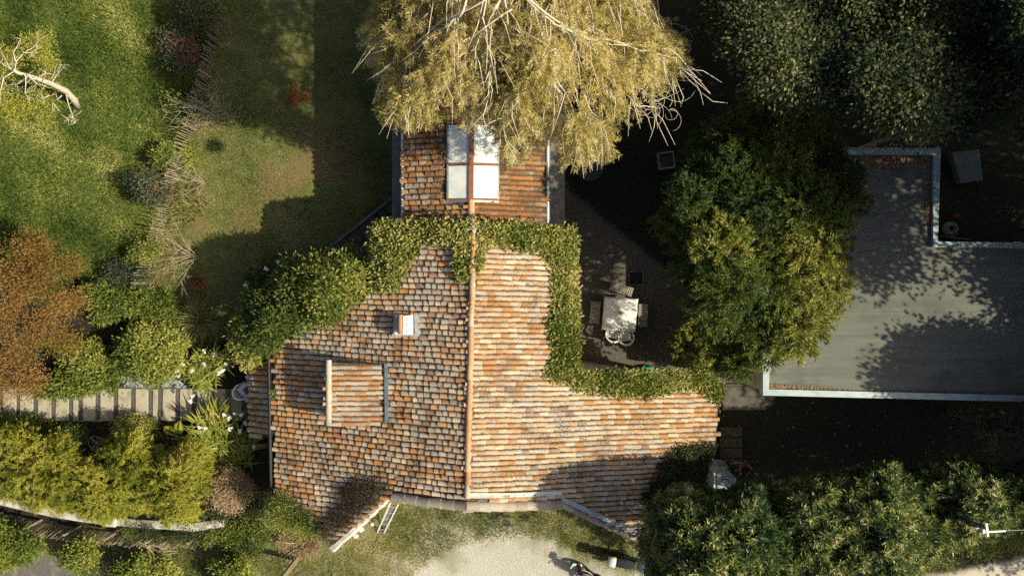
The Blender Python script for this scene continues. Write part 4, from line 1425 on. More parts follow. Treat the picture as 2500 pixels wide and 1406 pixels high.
# ------------------------------------------------------------------ west garden plants
GP = 'golden conifers along the white wall'
for i, (pix, lab) in enumerate([([(-120, 1060), (0, 1050), (60, 1040), (105, 1075), (150, 1060), (190, 1110), (200, 1180), (185, 1235), (130, 1248), (60, 1228), (0, 1208), (-120, 1180)], 'golden conifer at the left edge above the white wall'),
                                ([(165, 1120), (230, 1120), (285, 1065), (330, 1050), (375, 1115), (370, 1180), (355, 1240), (300, 1255), (240, 1272), (200, 1250), (165, 1235)], 'golden conifer in the middle of the row'),
                                ([(330, 1150), (380, 1130), (430, 1100), (470, 1080), (510, 1110), (510, 1180), (490, 1225), (465, 1270), (410, 1272), (375, 1240), (335, 1250)], 'golden conifer at the house end of the row')]):
    bushy('golden_conifer', lab, 'conifer', wpoly(pix, 2.4), 1.2, 2.7, [1500, 1250, 1100][i], 34, .30, .10, .022, 'twig', 'golden', 900 + i, lump=.35, freq=2.6, depth=.45, group=GP, colfr=2.2, cola=.5, colb=.15, stems=14, out=.35, hub_z=.6, puff=.34)
bushy('round_bush', 'dense round green bush beside the paving slabs', 'bush', wpoly(blob_px(365, 862, 84, 66, seed=2, jag=.1), 1.2), .4, 1.75, 560, 20, .22, .14, .065, 'ball', 'shrub', 911, lump=.25, freq=2.5)
bushy('spreading_bush', 'spreading green bush between the rust tree and paving slabs', 'bush', wpoly([(150, 870), (205, 832), (235, 838), (255, 880), (300, 905), (285, 942), (215, 955), (130, 962), (80, 955), (140, 915)], 1.0), .3, 1.3, 480, 20, .22, .13, .062, 'ball', 'shrub', 912, lump=.25, freq=2.5)
bushy('leafy_shrub', 'bright leafy shrub below the dead branches', 'shrub', wpoly([(205, 700), (255, 690), (300, 720), (345, 745), (330, 768), (270, 782), (232, 790), (205, 760)], .9), .2, 1.0, 330, 18, .2, .13, .06, 'ball', 'shrub', 913, lump=.2)
bushy('leafy_shrub', 'wide leafy shrub left of the spiky clump', 'shrub', wpoly([(300, 720), (350, 710), (410, 720), (425, 760), (415, 790), (370, 785), (325, 765)], .9), .2, .9, 300, 18, .2, .15, .05, 'ball', 'shrub', 914, lump=.2)
strap_plant('spiky_clump', 'round clump of thin spiky leaves on the shaded lawn', 'plant', [W(492, 780, .35)], 420, .98, .03, 'spiky', 915, (.15, 1.45), .30)
hy = strap_plant('flowering_clump', 'leafy clump with white flowers hanging over the paving slabs', 'plant', [W(500, 880, .6), W(520, 900, .5), W(480, 905, .5), W(505, 930, .4), (W(540, 880, .5))], 90, .55, .07, 'strap', 916, (.2, 1.2), .45, roots=.16)
flowers(hy, [W(x, y, 1.1) for x, y in ((432, 905), (445, 890), (468, 905), (500, 858), (525, 865), (550, 890), (545, 905), (535, 910), (498, 890), (436, 918), (465, 980), (470, 965))], .05, 9, 917)
ly = strap_plant('flowering_clump', 'big strap leaved clump with white flowers beside the porch', 'plant', [W(535, 1120, .45), W(560, 1110, .45), W(585, 1118, .35), W(515, 1090, .55), W(545, 1075, .65), W(590, 1095, .4), W(505, 1062, .6), W(530, 1040, .7)], 95, .98, .08, 'strap', 918, (.2, 1.2), .35, az=1.75, roots=.24)
flowers(ly, [W(x, y, 1.2) for x, y in ((548, 1012), (560, 1022), (590, 1013), (575, 1010), (562, 1048), (585, 1054), (500, 1048), (488, 1042), (620, 1090), (598, 1034))], .05, 9, 919)
bushy('dry_bush', 'dry brown rounded bush in front of the strap leaved clump', 'bush', wpoly(blob_px(553, 1195, 58, 56, seed=7, jag=.08), 1.1), .3, 1.6, 380, 26, .2, .075, .035, 'ball', 'dry', 920, lump=.15)
bushy('low_shrub', 'dark low shrub between dry bush and golden conifer', 'shrub', wpoly([(500, 1150), (520, 1200), (560, 1240), (640, 1230), (660, 1260), (560, 1285), (480, 1270), (470, 1230)], .7), .2, .9, 300, 22, .2, .07, .04, 'ball', 'dark', 921, lump=.2)
GS = 'low dark shrubs below the paving slabs'
for i, (x, y, rx, ry, lab) in enumerate([(75, 1052, 48, 28, 'low dark shrub under the leftmost slabs'), (155, 1065, 55, 34, 'low dark shrub left of the metal hoop'), (330, 1045, 50, 26, 'low dark shrub under the middle slabs'), (20, 1045, 40, 26, 'low dark shrub at the left edge below the slabs')]):
    bushy('low_shrub', lab, 'shrub', wpoly(blob_px(x, y, rx, ry, seed=i), .7), .2, .9, 230, 22, .2, .07, .04, 'ball', 'laurel', 930 + i, lump=.2, group=GS)
GF = 'ferns beside the golden conifers'
fern(437, 1062, .9, .58, (2.5, 1.35), 940, 'bright two frond fern standing apart near the slabs', GF)
fern(352, 1100, 1.1, .75, (2.6, 1.0, .2, 1.8, 3.4), 941, 'broad fern between two golden conifers', GF)
fern(392, 1118, .9, .6, (.4, -.5, 5.0, 1.4), 942, 'shaded fern right of the broad fern', GF)
GH = 'clipped bushes by the asphalt'
bushy('clipped_bush', 'large clipped bush in the bottom left corner', 'bush', wpoly([(-150, 1290), (0, 1272), (60, 1290), (98, 1320), (95, 1345), (70, 1362), (20, 1385), (-150, 1420)], 1.3), .5, 1.6, 620, 20, .2, .105, .06, 'ball', 'shrub', 950, lump=.15, group=GH)
bushy('clipped_bush', 'small round clipped bush casting a shadow on bare soil', 'bush', wpoly(blob_px(197, 1356, 42, 40, seed=4, jag=.07), 1.1), .3, 1.35, 230, 20, .2, .105, .06, 'ball', 'shrub', 951, lump=.12, group=GH)
bushy('clipped_bush', 'clipped bush below the pale dry grass tuft', 'bush', wpoly([(270, 1390), (300, 1365), (350, 1352), (410, 1375), (440, 1410), (420, 1460), (280, 1460)], 1.0), .3, 1.25, 360, 20, .2, .105, .06, 'ball', 'shrub', 952, lump=.15, group=GH)
bushy('clipped_bush', 'clipped bush at the bottom edge beside the wooden post', 'bush', wpoly(blob_px(568, 1405, 52, 40, seed=9, jag=.1), 1.0), .3, 1.25, 260, 20, .2, .105, .06, 'ball', 'shrub', 953, lump=.15, group=GH)
strap_plant('dry_grass_tuft', 'tuft of long pale dry blades above a clipped bush', 'plant', [W(385, 1352, .25), W(365, 1335, .3)], 22, .75, .045, 'pale_blade', 954, (.2, .9), .2, az=.3)
bushy('trailing_shrub', 'trailing green shrub spilling over the end of the stick fence', 'shrub', wpoly([(490, 1300), (540, 1275), (620, 1262), (650, 1285), (655, 1320), (620, 1345), (560, 1335), (500, 1325)], .7), .2, .8, 420, 22, .2, .075, .045, 'ball', 'laurel', 955, lump=.2)
bushy('trailing_shrub', 'dark trailing plant growing through the stick fence', 'shrub', wpoly([(285, 1272), (350, 1275), (400, 1300), (480, 1298), (490, 1316), (400, 1325), (310, 1312)], .9), .2, .9, 260, 22, .2, .06, .04, 'ball', 'dark', 956, lump=.2)
bushy('half_dry_shrub', 'half dry shrub covering the lower left roof corner', 'shrub', wpoly([(680, 1200), (720, 1215), (775, 1262), (790, 1295), (760, 1305), (700, 1298), (660, 1270), (655, 1235)], 3.0), 1.5, 3.7, 380, 24, .25, .075, .035, 'ball', 'laurel', 957, lump=.3, stems=40, stem_mat='twig', limb_vis=.1)
bushy('withered_shrub', 'withered brown shrub at the foot of the white wing wall', 'shrub', wpoly(blob_px(730, 1328, 50, 26, seed=12, jag=.15), .5), .1, .55, 200, 22, .2, .08, .025, 'ball', 'dry', 958, lump=.1, stems=30, stem_mat='twig', limb_vis=.1)

# fence side plants
def dead_shrub(label, hub_px, tips_px, z, seed, nt=7):
    rng = np.random.default_rng(seed)
    hub = W(*hub_px, .1)
    root = plant('dead_shrub', label, 'dead shrub', hub, 'bare dead shrubs along the paling fence')
    mb = MB()
    for t in tips_px:
        tip = W(t[0], t[1], z)
        path = []
        for j in range(6):
            f = j / 5
            path.append(hub.lerp(tip, f) + Vector((rng.normal(0, .03), rng.normal(0, .03), math.sin(f * 2.6) * .25)))
        mb.tube(path, .013, .004, 5)
        for q in range(nt):
            s = path[int(rng.integers(1, 6))]; d = (tip - hub).normalized() * .3 + Vector((rng.normal(0, .35), rng.normal(0, .35), rng.normal(0, .1)))
            m = s + d * .5 + Vector((rng.normal(0, .03), rng.normal(0, .03), .03))
            mb.tube([s, m, s + d], .007, .003, 4)
            e = m + Vector((rng.normal(0, .18), rng.normal(0, .18), 0)); mb.tube([m, e], .005, .003, 4)
    put(mb.build('branches', M['twig']), root)
    return root


dead_shrub('bare dead shrub spreading beside the upper fence', (575, 300), [(420, 245), (410, 275), (440, 315), (460, 235), (500, 225), (520, 250), (430, 300), (480, 265)], 1.0, 961, 9)
dead_shrub('bare pale dead shrub in front of the grass clump', (500, 450), [(420, 420), (440, 440), (455, 480), (470, 405), (430, 405), (490, 500)], .8, 962)
dead_shrub('bare dead branches lying on dry grass by the lower fence', (480, 625), [(360, 640), (385, 600), (400, 575), (440, 560), (430, 660), (450, 690), (380, 665)], .6, 963, 9)
bushy('leafy_twigs', 'sparse leaves among the upper dead shrub', 'shrub', wpoly([(400, 230), (470, 225), (540, 250), (590, 285), (560, 310), (480, 320), (420, 320)], .8), .3, 1.0, 80, 10, .25, .09, .04, 'ball', 'shrub', 964, stems=10, stem_mat='twig')
bushy('red_tip_shrub', 'shrub with red leaf tips beside the middle of the fence', 'shrub', wpoly([(300, 430), (350, 420), (400, 425), (415, 470), (390, 505), (340, 480)], .9), .3, 1.2, 190, 18, .22, .10, .045, 'ball', 'red_tip', 965, lump=.2)
bushy('red_tip_shrub', 'shaded red tipped shrub near the top of the fence', 'shrub', wpoly(blob_px(445, 110, 50, 50, seed=5), .9), .3, 1.1, 170, 18, .24, .10, .045, 'ball', 'red_tip', 966, lump=.2)
bushy('red_tip_shrub', 'low red tipped shrub at the lower end of the fence', 'shrub', wpoly(blob_px(305, 670, 48, 30, seed=6), .7), .2, .8, 150, 18, .22, .10, .045, 'ball', 'red_tip', 967, lump=.2)
bushy('yellow_bush', 'small yellow green bush near the red tipped shrub', 'bush', wpoly(blob_px(398, 380, 26, 26, seed=8), .9), .3, 1.1, 90, 18, .18, .12, .05, 'ball', 'shrub', 968)
bushy('dark_bush', 'dark bush at the top edge left of the fence', 'bush', wpoly(blob_px(490, 25, 45, 40, seed=9), 1.2), .3, 1.5, 170, 20, .22, .11, .05, 'ball', 'dark', 969)
bushy('fence_shrub', 'green shrub overgrowing the fence beside bright leaves', 'shrub', wpoly([(330, 580), (360, 565), (390, 600), (380, 640), (345, 645), (320, 620)], .8), .2, .9, 140, 18, .2, .09, .045, 'ball', 'laurel', 970)
strap_plant('grass_clump', 'long bladed grass clump beside the fence', 'plant', [W(455, 490, .1), W(470, 515, .1), W(440, 505, .1), W(485, 495, .1)], 110, .6, .03, 'spiky', 971, (.2, 1.3), .35, roots=.2)
strap_plant('grass_clump', 'smaller grass clump above the bare pale dead shrub', 'plant', [W(478, 385, .1), W(460, 375, .1)], 90, .55, .028, 'strap', 972, (.2, 1.3), .35, roots=.15)
strap_plant('grass_clump', 'grassy clump left of the spiky clump', 'plant', [W(400, 735, .1), W(415, 755, .1), W(385, 760, .1)], 90, .5, .03, 'spiky', 973, (.2, 1.3), .35, roots=.15)
bushy('orange_plant', 'small bright orange plant on the dry lawn', 'plant', wpoly(blob_px(482, 696, 15, 14, seed=3), .3), .05, .35, 70, 16, .1, .06, .03, 'ball', 'orange', 974, lump=.05, depth=.15, stems=6)
bushy('orange_plant', 'dull orange plant in deep shade on the lawn', 'plant', wpoly(blob_px(722, 232, 22, 22, seed=4), .4), .05, .45, 70, 14, .14, .08, .03, 'ball', 'orange', 975, lump=.05, depth=.2, stems=6)
bushy('weed', 'dark weed on the dry lawn near the fence', 'plant', wpoly(blob_px(525, 355, 18, 14, seed=4), .2), .05, .3, 40, 12, .12, .08, .03, 'ball', 'dark', 976, lump=.05, depth=.1, stems=5)
bushy('gutter_weed', 'tiny green weed growing in the black gutter', 'plant', wpoly(blob_px(664, 968, 5, 14, n=10, seed=4), 3.65), 3.62, 3.8, 12, 8, .08, .06, .04, 'ball', 'ivy', 977, lump=.02, depth=.05, stems=3, hub_z=3.6, trunk_r=.01, stem_part='stem', stem_r=.008)

# ------------------------------------------------------------------ grass
def grass(name, label, pix, n, L, Wd, mat, seed, lo=.1, hi=.9, fr=.6):
    rng = np.random.default_rng(seed)
    P = sample_poly(wpoly(pix, 0), n, rng)
    P += .12 * rng.normal(0, 1, P.shape)
    dens = noise2(P * 1.6, .2)
    P = P[rng.random(len(P)) < .75 + .35 * dens]
    B = np.column_stack([P, .03 * noise2(P * .7)])
    D = rng.normal(0, 1, (len(P), 3)); D[:, :2] = nrm(D[:, :2]); D[:, 2] = rng.uniform(.15, 1.3, len(P)); D = nrm(D)
    V = leaf_quads(B, D, L * (1 + .4 * noise2(P * .9, .6))[:, None].ravel(), Wd, rng, .6)
    col = np.clip(lo + (hi - lo) * (.5 + .42 * noise2(P * fr, .1) + .3 * noise2(P * fr * 4, .5) + rng.normal(0, .14, len(P))), 0, 1)
    o = quads_mesh(name, V, col, FM[mat])
    tag(o, label, 'grass', kind='stuff')


grass('meadow_grass', 'long green meadow grass left of the paling fence', [(-300, -200), (560, -200), (545, 0), (505, 210), (450, 360), (410, 520), (350, 690), (200, 720), (-300, 760)], 170000, .20, .030, 'meadow', 1001)
grass('lawn_grass', 'short dry lawn grass between fence and house', [(570, -100), (985, -100), (985, 460), (800, 610), (640, 640), (600, 780), (480, 880), (300, 790), (350, 680), (410, 520), (450, 360), (505, 210)], 80000, .085, .018, 'lawn', 1002)
grass('front_grass', 'patchy dry grass in front of the house', [(-100, 1300), (520, 1310), (690, 1250), (800, 1335), (970, 1215), (1140, 1240), (1370, 1235), (1560, 1320), (1570, 1400), (1420, 1360), (1340, 1310), (1220, 1305), (1080, 1340), (990, 1420), (700, 1460), (-100, 1460), (220, 1400), (130, 1360)], 70000, .085, .018, 'lawn', 1003, .0, .95)


def litter(name, label, pix, z, n, seed, size=.07, mat='litter', amp=0.0, hi=1.0):
    rng = np.random.default_rng(seed)
    P = sample_poly(wpoly(pix, z), n, rng)
    P = P[rng.random(len(P)) < .6 + .6 * noise2(P * 2, .3)]
    B = np.column_stack([P, z + .012 + rng.random(len(P)) * .03])
    D = rng.normal(0, 1, (len(P), 3)); D[:, 2] *= .12; D = nrm(D)
    o = quads_mesh(name, leaf_quads(B, D, size, size * .4, rng, 2.5), np.clip(rng.random(len(P)) * hi, 0, 1), FM[mat])
    tag(o, label, 'leaf litter', kind='stuff')


litter('leaf_litter', 'drift of dry leaves along the top edge of the flat roof', [(1960, 378), (2278, 380), (2277, 400), (2230, 412), (2140, 408), (2050, 395), (1960, 395)], ZF, 6000, 1101, .085)
litter('leaf_litter', 'dry leaves along the right edge of the flat roof', [(2277, 385), (2278, 520), (2262, 540), (2255, 440), (2235, 400)], ZF, 2200, 1102, .085, hi=.7)
litter('leaf_litter', 'dry leaves along the bottom edge of the flat roof', [(1880, 938), (1990, 945), (2120, 958), (2500, 962), (2500, 972), (2000, 957), (1880, 950)], ZF, 2600, 1103)
litter('leaf_litter', 'scattered leaves on the courtyard gravel', [(1385, 480), (1600, 640), (1760, 760), (1860, 930), (1420, 930)], .03, 420, 1104, .05)
litter('leaf_litter', 'scattered leaves on the dark soil below the flat roof', [(1760, 980), (2400, 990), (2300, 1130), (1850, 1170), (1760, 1100)], .02, 220, 1105, .09)
litter('leaf_litter', 'dry leaves caught beside the skylight', [(1076, 350), (1090, 350), (1086, 495), (1074, 490)], ZA - .1, 260, 1106, .05)
litter('leaf_litter', 'dry leaves in the strip beside the wide ledge', [(1382, 440), (1390, 450), (1388, 565), (1376, 565)], .04, 200, 1107, .07)
# ------------------------------------------------------------------ path and paving
b = MB(); p4 = [W(x, y, 0) for x, y in ((-300, 940), (440, 945), (612, 950), (612, 1028), (0, 1028), (-300, 1030))]
b.prism([(p.x, p.y) for p in p4], -.02, .045)
M['gravel_grey'] = plain('grey_path_gravel', (.16, .16, .15), (.055, .055, .05), 40, .95, bmp=.8, lo=.42, hi=.6)
tag(b.build('path', M['gravel_grey']), 'grey gravel path bed under the slabs', 'path', kind='structure')
M['slab'] = plain('pale_stone_slab', (.42, .39, .30), (.27, .25, .19), 3.0, .9, bmp=.25, lo=.4, hi=.7)
edges = [(7, 39), (49, 80), (93, 124), (136, 167), (202, 232), (245, 276), (288, 318), (331, 361), (397, 427), (439, 468), (481, 506), (522, 550), (564, 590)]
plank = [(179, 190), (373, 384)]
GSL = 'pale slabs laid across the gravel path'
places = {0: 'leftmost pale slab, beneath the tip of the rust tree', 1: 'second pale slab from the left on the gravel path', 2: 'third pale slab from the left, under the spreading bush', 3: 'pale slab just left of the left narrow plank slab', 4: 'pale slab just right of the left narrow plank slab',
          5: 'pale slab with a leaf shadow on its lower half', 6: 'pale bright slab beside the grey slate chips', 7: 'pale slab just left of the right narrow plank slab', 8: 'pale slab just right of the right narrow plank slab', 9: 'slab half under the white flowering clump', 10: 'shaded slab right of the white flowering clump',
          11: 'dark shaded slab, second from the porch', 12: 'dark shaded slab nearest the porch and white chair'}
for i, (xa, xb) in enumerate(edges):
    a, c = W(xa, 948 + (xa > 300) * 1, .08), W(xb, 1027, .08)
    b = MB(); b.bbox(((a.x + c.x) / 2, (a.y + c.y) / 2, .05), (c.x - a.x, a.y - c.y, .09), math.radians(RND.uniform(-.8, .8)), .012)
    tag(b.build('stone_slab', M['slab']), places[i], 'slab', GSL)
for i, (xa, xb) in enumerate(plank):
    a, c = W(xa, 950, .08), W(xb, 1027, .08)
    b = MB(); b.bbox(((a.x + c.x) / 2, (a.y + c.y) / 2, .05), (c.x - a.x, a.y - c.y, .09), math.radians(RND.uniform(-.6, .6)), .01)
    tag(b.build('plank_slab', M['slab']), ['left narrow plank slab between pale slabs', 'right narrow plank slab between pale slabs'][i], 'slab', 'narrow plank slabs')
rng = np.random.default_rng(77)
P = sample_poly(wpoly([(292, 918), (330, 908), (430, 920), (455, 945), (300, 946)], 0), 420, rng)
V = []; b = MB()
for x, y in P:
    b.cur = rng.random(); s = rng.uniform(.03, .075)
    b.box((x, y, .02 + s * .2), (s * 1.6, s, s * .5), rng.random() * 3.1)
M['slate'] = foliage_mat('slate_chips', ramp3((.13, .15, .16), (.25, .28, .29), (.40, .42, .40)), 0.0, .8)
tag(b.build('slate_chips', M['slate']), 'heap of blue grey slate chips beside the round bush', 'stones', kind='stuff')

# dark stone terrace and its kerb beside the annex
b = MB(); q = [W(x, y, 0) for x, y in ((985, 480), (985, 760), (700, 760), (792, 622), (955, 487))]
b.prism([(p.x, p.y) for p in q], -.02, .035)
def paving_mat():
    m, nt, p, out = _nt('dark_terrace_stone')
    v = nt.nodes.new('ShaderNodeTexVoronoi'); v.feature = 'DISTANCE_TO_EDGE'; v.inputs['Scale'].default_value = 1.8
    g = nt.nodes.new('ShaderNodeNewGeometry'); nt.links.new(g.outputs['Position'], v.inputs['Vector'])
    f = noise_node(nt, 5, 5)
    c = mixc(nt, smooth(nt, f, .4, .65), (.075, .065, .05), (.12, .10, .08))
    c = mixc(nt, smooth(nt, v.outputs[0], .01, .05), (.02, .018, .014), c)
    nt.links.new(c, p.inputs['Base Color']); p.inputs['Roughness'].default_value = .9
    return m
tag(b.build('paving', paving_mat()), 'dark stone terrace beside the annex', 'paving', kind='structure')
b = MB(); a, c = W(957, 484, .1), W(788, 618, .1); d = c - a
b.bbox(((a.x + c.x) / 2, (a.y + c.y) / 2, .06), (d.length, .10, .14), math.atan2(d.y, d.x))
tag(b.build('garden_kerb', M['concrete']), 'low stone kerb between shaded lawn and dark terrace', 'kerb')

# ------------------------------------------------------------------ white garden wall, stick fences
wall_px = [(-150, 1188), (0, 1222), (70, 1240), (140, 1254), (215, 1266), (268, 1272), (330, 1278), (400, 1282), (470, 1288), (545, 1276)]
zw = 1.05
b = MB(); vs, fs = [], []
Pw = [W(x, y, zw - (.0 if x < 240 else .15)) for x, y in wall_px]
for i, p in enumerate(Pw):
    t = Pw[min(i + 1, len(Pw) - 1)] - Pw[max(i - 1, 0)]; t.z = 0; t.normalize(); s = Vector((-t.y, t.x, 0)) * .15
    r = .02 * math.sin(i * 2.3)
    vs += [(p.x + s.x, p.y + s.y, 0), (p.x + s.x, p.y + s.y, p.z - .02 + r), (p.x, p.y, p.z + .02 + r), (p.x - s.x, p.y - s.y, p.z - .02 + r), (p.x - s.x, p.y - s.y, 0)]
for i in range(len(Pw) - 1):
    for k in range(4): fs.append((i * 5 + k, i * 5 + k + 1, i * 5 + 6 + k, i * 5 + 5 + k))
fs += [(4, 3, 2, 1, 0), tuple((len(Pw) - 1) * 5 + k for k in range(5))]
b.add(vs, fs)
wl_ = tag(b.build('garden_wall', M['old_white']), 'low white painted wall under the golden conifers', 'wall')
b = MB(); q = W(268, 1274, .94); b.bbox((q.x, q.y, .47), (.42, .36, .96), -.1); b.build('pier', M['old_white'], wl_)


def paling(name, label, base_px, h, step, w, seed, skip=0.0, lean=0.0):
    rng = random.Random(seed)
    P = [W(x, y, 0) for x, y in base_px]
    root = tag(empty(name, (P[0].x, P[0].y, 0)), label, 'fence')
    b = MB(); seg = []
    for a, c in zip(P[:-1], P[1:]):
        n = max(1, int((c - a).length / step))
        seg += [a.lerp(c, i / n) for i in range(n)]
    for i, p in enumerate(seg):
        if rng.random() < skip: continue
        t = (seg[min(i + 1, len(seg) - 1)] - seg[max(0, i - 1)]).normalized()
        hh = h * rng.uniform(.85, 1.1); b.cur = rng.random()
        tp = p + Vector((rng.uniform(-.05, .05), rng.uniform(-.05, .05), hh)) + t * rng.uniform(-.05, .05) + Vector((-t.y, t.x, 0)) * lean
        b.tube([p, (p + tp) / 2 + Vector((rng.uniform(-.015, .015), 0, 0)), tp], w / 2, w / 2.6, 5)
    o = b.build('pales', M['paling']); put(o, root)
    for hz in (.3, .75):
        b = MB(); b.tube([p + Vector((0, 0, h * hz)) + Vector((0, 0, .01 * math.sin(i))) for i, p in enumerate(seg[::3] + [seg[-1]])], .004, .004, 4)
        put(b.build('wire', M['old_wire']), root)
    for i in range(0, len(seg), max(1, len(seg) // 6)):
        b = MB(); b.tube([seg[i] + Vector((.05, .05, 0)), seg[i] + Vector((.05, .05, h * 1.05))], .045, .04, 7)
        put(b.build('post', M['post']), root)
    return root


def put(o, root):
    o.parent = root
    o.matrix_parent_inverse = Matrix.Translation(-Vector(root.location))
    return o


paling('paling_fence', 'old chestnut paling fence dividing meadow and dry lawn', [(560, -60), (548, 0), (535, 90), (522, 150), (508, 205), (498, 240), (478, 310), (455, 360), (440, 410), (418, 500), (400, 560), (378, 620), (362, 670), (352, 700)], 1.0, .085, .034, 5, .05)
paling('stick_fence', 'row of upright sticks along the white wall', [(-90, 1232), (0, 1252), (60, 1264), (130, 1278), (200, 1288), (270, 1296), (340, 1302), (420, 1306), (500, 1306)], 1.0, .055, .030, 6, .04, -.12)

# ------------------------------------------------------------------ courtyard furniture
def white_chair(name='plastic_chair'):
    root = empty(name)
    b = MB()                                   # seat, faces +Y
    pr = [(-.20, .24), (.20, .24), (.23, .1), (.21, -.16), (-.21, -.16), (-.23, .1)]
    n = len(pr)
    b.prism(pr, .40, .425)
    b.prism([(x * .8, y * .75 - .0) for x, y in pr], .4255, .428)
    b.build('seat', M['white_plastic'], root)
    b = MB(); vs, fs = [], []; N = 18
    for i in range(N + 1):                     # curved back running into the arms
        a = math.radians(-200 + 220 * i / N)
        rx, ry = .28, .27
        back = max(0, -math.sin(a))
        x, y = rx * math.cos(a), ry * math.sin(a) - .02
        zt = .64 + .17 * back ** 1.5; zb = zt - .04 - .34 * max(0, back - .35)
        o_ = Vector((math.cos(a), math.sin(a), 0)) * .028
        vs += [(x - o_.x, y - o_.y, zt), (x + o_.x, y + o_.y, zt + .004), (x + o_.x, y + o_.y, zb), (x - o_.x, y - o_.y, zb)]
    for i in range(N):
        for k in range(4): fs.append((i * 4 + k, i * 4 + (k + 1) % 4, i * 4 + 4 + (k + 1) % 4, i * 4 + 4 + k))
    fs += [(3, 2, 1, 0), (N * 4, N * 4 + 1, N * 4 + 2, N * 4 + 3)]
    b.add(vs, fs); b.build('backrest', M['white_plastic'], root)
    for sx in (-1, 1):
        b = MB(); b.tube([(sx * .21, -.16, .42), (sx * .24, -.24, .0)], .025, .02, 6); b.build('leg', M['white_plastic'], root)
        b = MB(); b.tube([(sx * .27, .06, .64), (sx * .24, .2, .42), (sx * .25, .25, 0)], .022, .02, 6); b.build('leg', M['white_plastic'], root)
    return root


ch1 = white_chair()
q = W(1497, 815, .5); ch1.location = (q.x, q.y, .03); ch1.rotation_euler.z = math.radians(-14)
tag(ch1, 'white plastic chair with slatted seat pushed under the table', 'chair', 'white plastic garden chairs')
b = MB()
for i in range(6): b.box((-.14 + i * .055, .02, .431), (.016, .26, .004), .5)
b.build('seat_slot', M['dark_metal'], ch1)
ch2 = white_chair()
q = W(1527, 822, .5); ch2.location = (q.x, q.y, .03); ch2.rotation_euler.z = math.radians(8)
tag(ch2, 'white plastic chair with plain recessed seat beside the slatted one', 'chair', 'white plastic garden chairs')
ch3 = copy_tree(ch2)
q = W(592, 955, .6); ch3.location = (q.x, q.y, .05); ch3.rotation_euler.z = math.radians(-50)
tag(ch3, 'white plastic chair half hidden under the porch roof', 'chair', 'white plastic garden chairs')
b = MB(); b.bbox((.06, .1, .445), (.24, .22, .04)); b.build('cushion', plain('blue_cushion', (.10, .17, .22), (.06, .11, .15), 8, .8), ch3)

tc = [W(1479, 727, .76), W(1556, 733, .76), W(1551, 808, .76), W(1473, 803, .76)]
cen = sum(tc, Vector()) / 4
tb = tag(empty('garden_table', (cen.x, cen.y, .03)), 'square garden table in the courtyard under a white cloth', 'table')
rz = math.atan2(tc[1].y - tc[0].y, tc[1].x - tc[0].x); tb.rotation_euler.z = rz
b = MB(); b.bbox((0, 0, .70), (1.10, 1.06, .035)); b.build('tabletop', M['wood'], tb)
for sx in (-1, 1):
    for sy in (-1, 1):
        b = MB(); b.tube([(sx * .47, sy * .45, .69), (sx * .48, sy * .46, 0)], .03, .03, 8); b.build('leg', M['wood'], tb)
cloth = MB(); n = 24; vs, fs = [], []; rr = random.Random(8)
R3 = Matrix.Rotation(rz, 3, 'Z')
sx_, sy_ = (tc[1] - tc[0]).length / 2, (tc[0] - tc[3]).length / 2
for j in range(n + 1):
    for i in range(n + 1):
        u, v = (i / n * 2 - 1), (j / n * 2 - 1)
        x, y = u * (sx_ + .05), v * (sy_ + .05)
        z = .76 + .006 * math.sin(7 * u + 3 * v) + .008 * math.sin(3 * u - 9 * v + 1)
        e = max(abs(u), abs(v))
        if e > .97:
            z -= .16 + .05 * math.sin(9 * (u + v)); x *= .99; y *= .99
            if abs(u) > .97 and abs(v) > .97: z -= .14; x *= 1.03; y *= 1.03
        elif e > .88: z -= .006
        vs.append(cen + R3 @ Vector((x, y, 0)) + Vector((0, 0, z - .76 + .02)))
for j in range(n):
    for i in range(n):
        fs.append((j * (n + 1) + i, j * (n + 1) + i + 1, (j + 1) * (n + 1) + i + 1, (j + 1) * (n + 1) + i))
cloth.add(vs, fs)
M['cloth'] = plain('white_tablecloth', (.82, .83, .80), (.66, .70, .70), 4, .8, lo=.5, hi=.7)
tag(cloth.build('tablecloth', M['cloth'], smooth=True), 'creased white cloth draped over the square table', 'tablecloth')
q = W(1511, 762, .8)
bn = tag(empty('banana_bunch', (q.x, q.y, .8)), 'small bunch of yellow bananas lying on the white cloth', 'fruit')
M['banana'] = plain('banana_peel', (.50, .33, .05), (.30, .18, .05), 12, .6)
for k in range(4):
    b = MB(); a0 = .5 + k * .22; pth = []
    for j in range(6):
        t = -1.0 + 1.5 * j / 5 + a0
        pth.append((.09 * math.cos(t) - .05 + .022 * k, .10 * math.sin(t) - .06, .02 + .008 * k))
    b.tube(pth, [.006, .016, .02, .02, .016, .006], n=7); b.build('banana', M['banana'], bn, True)


def bench(px4, label):
    z = .45
    P = [W(x, y, z) for x, y in px4]
    c = sum(P, Vector()) / 4
    ax = (P[1] - P[0]); L = ax.length; wd = (P[3] - P[0]).length
    root = tag(empty('slatted_bench', (c.x, c.y, .03), math.atan2(ax.y, ax.x)), label, 'bench', 'slatted benches round the table')
    b = MB(); n = 11
    for i in range(n):
        x = -L / 2 + L * (i + .5) / n
        b.cur = RND.random(); b.bbox((x, 0, .42), (L / n * .84, wd, .03), 0, .005)
    b.build('seat', M['wood'], root)
    b = MB()
    for sy in (-1, 1): b.box((0, sy * wd * .38, .385), (L * .96, .04, .04))
    b.build('seat_rail', M['wood'], root)
    for sx in (-1, 1):
        for sy in (-1, 1):
            b = MB(); b.box((sx * L * .43, sy * wd * .38, .182), (.045, .045, .364)); b.build('leg', M['wood'], root)
    return root


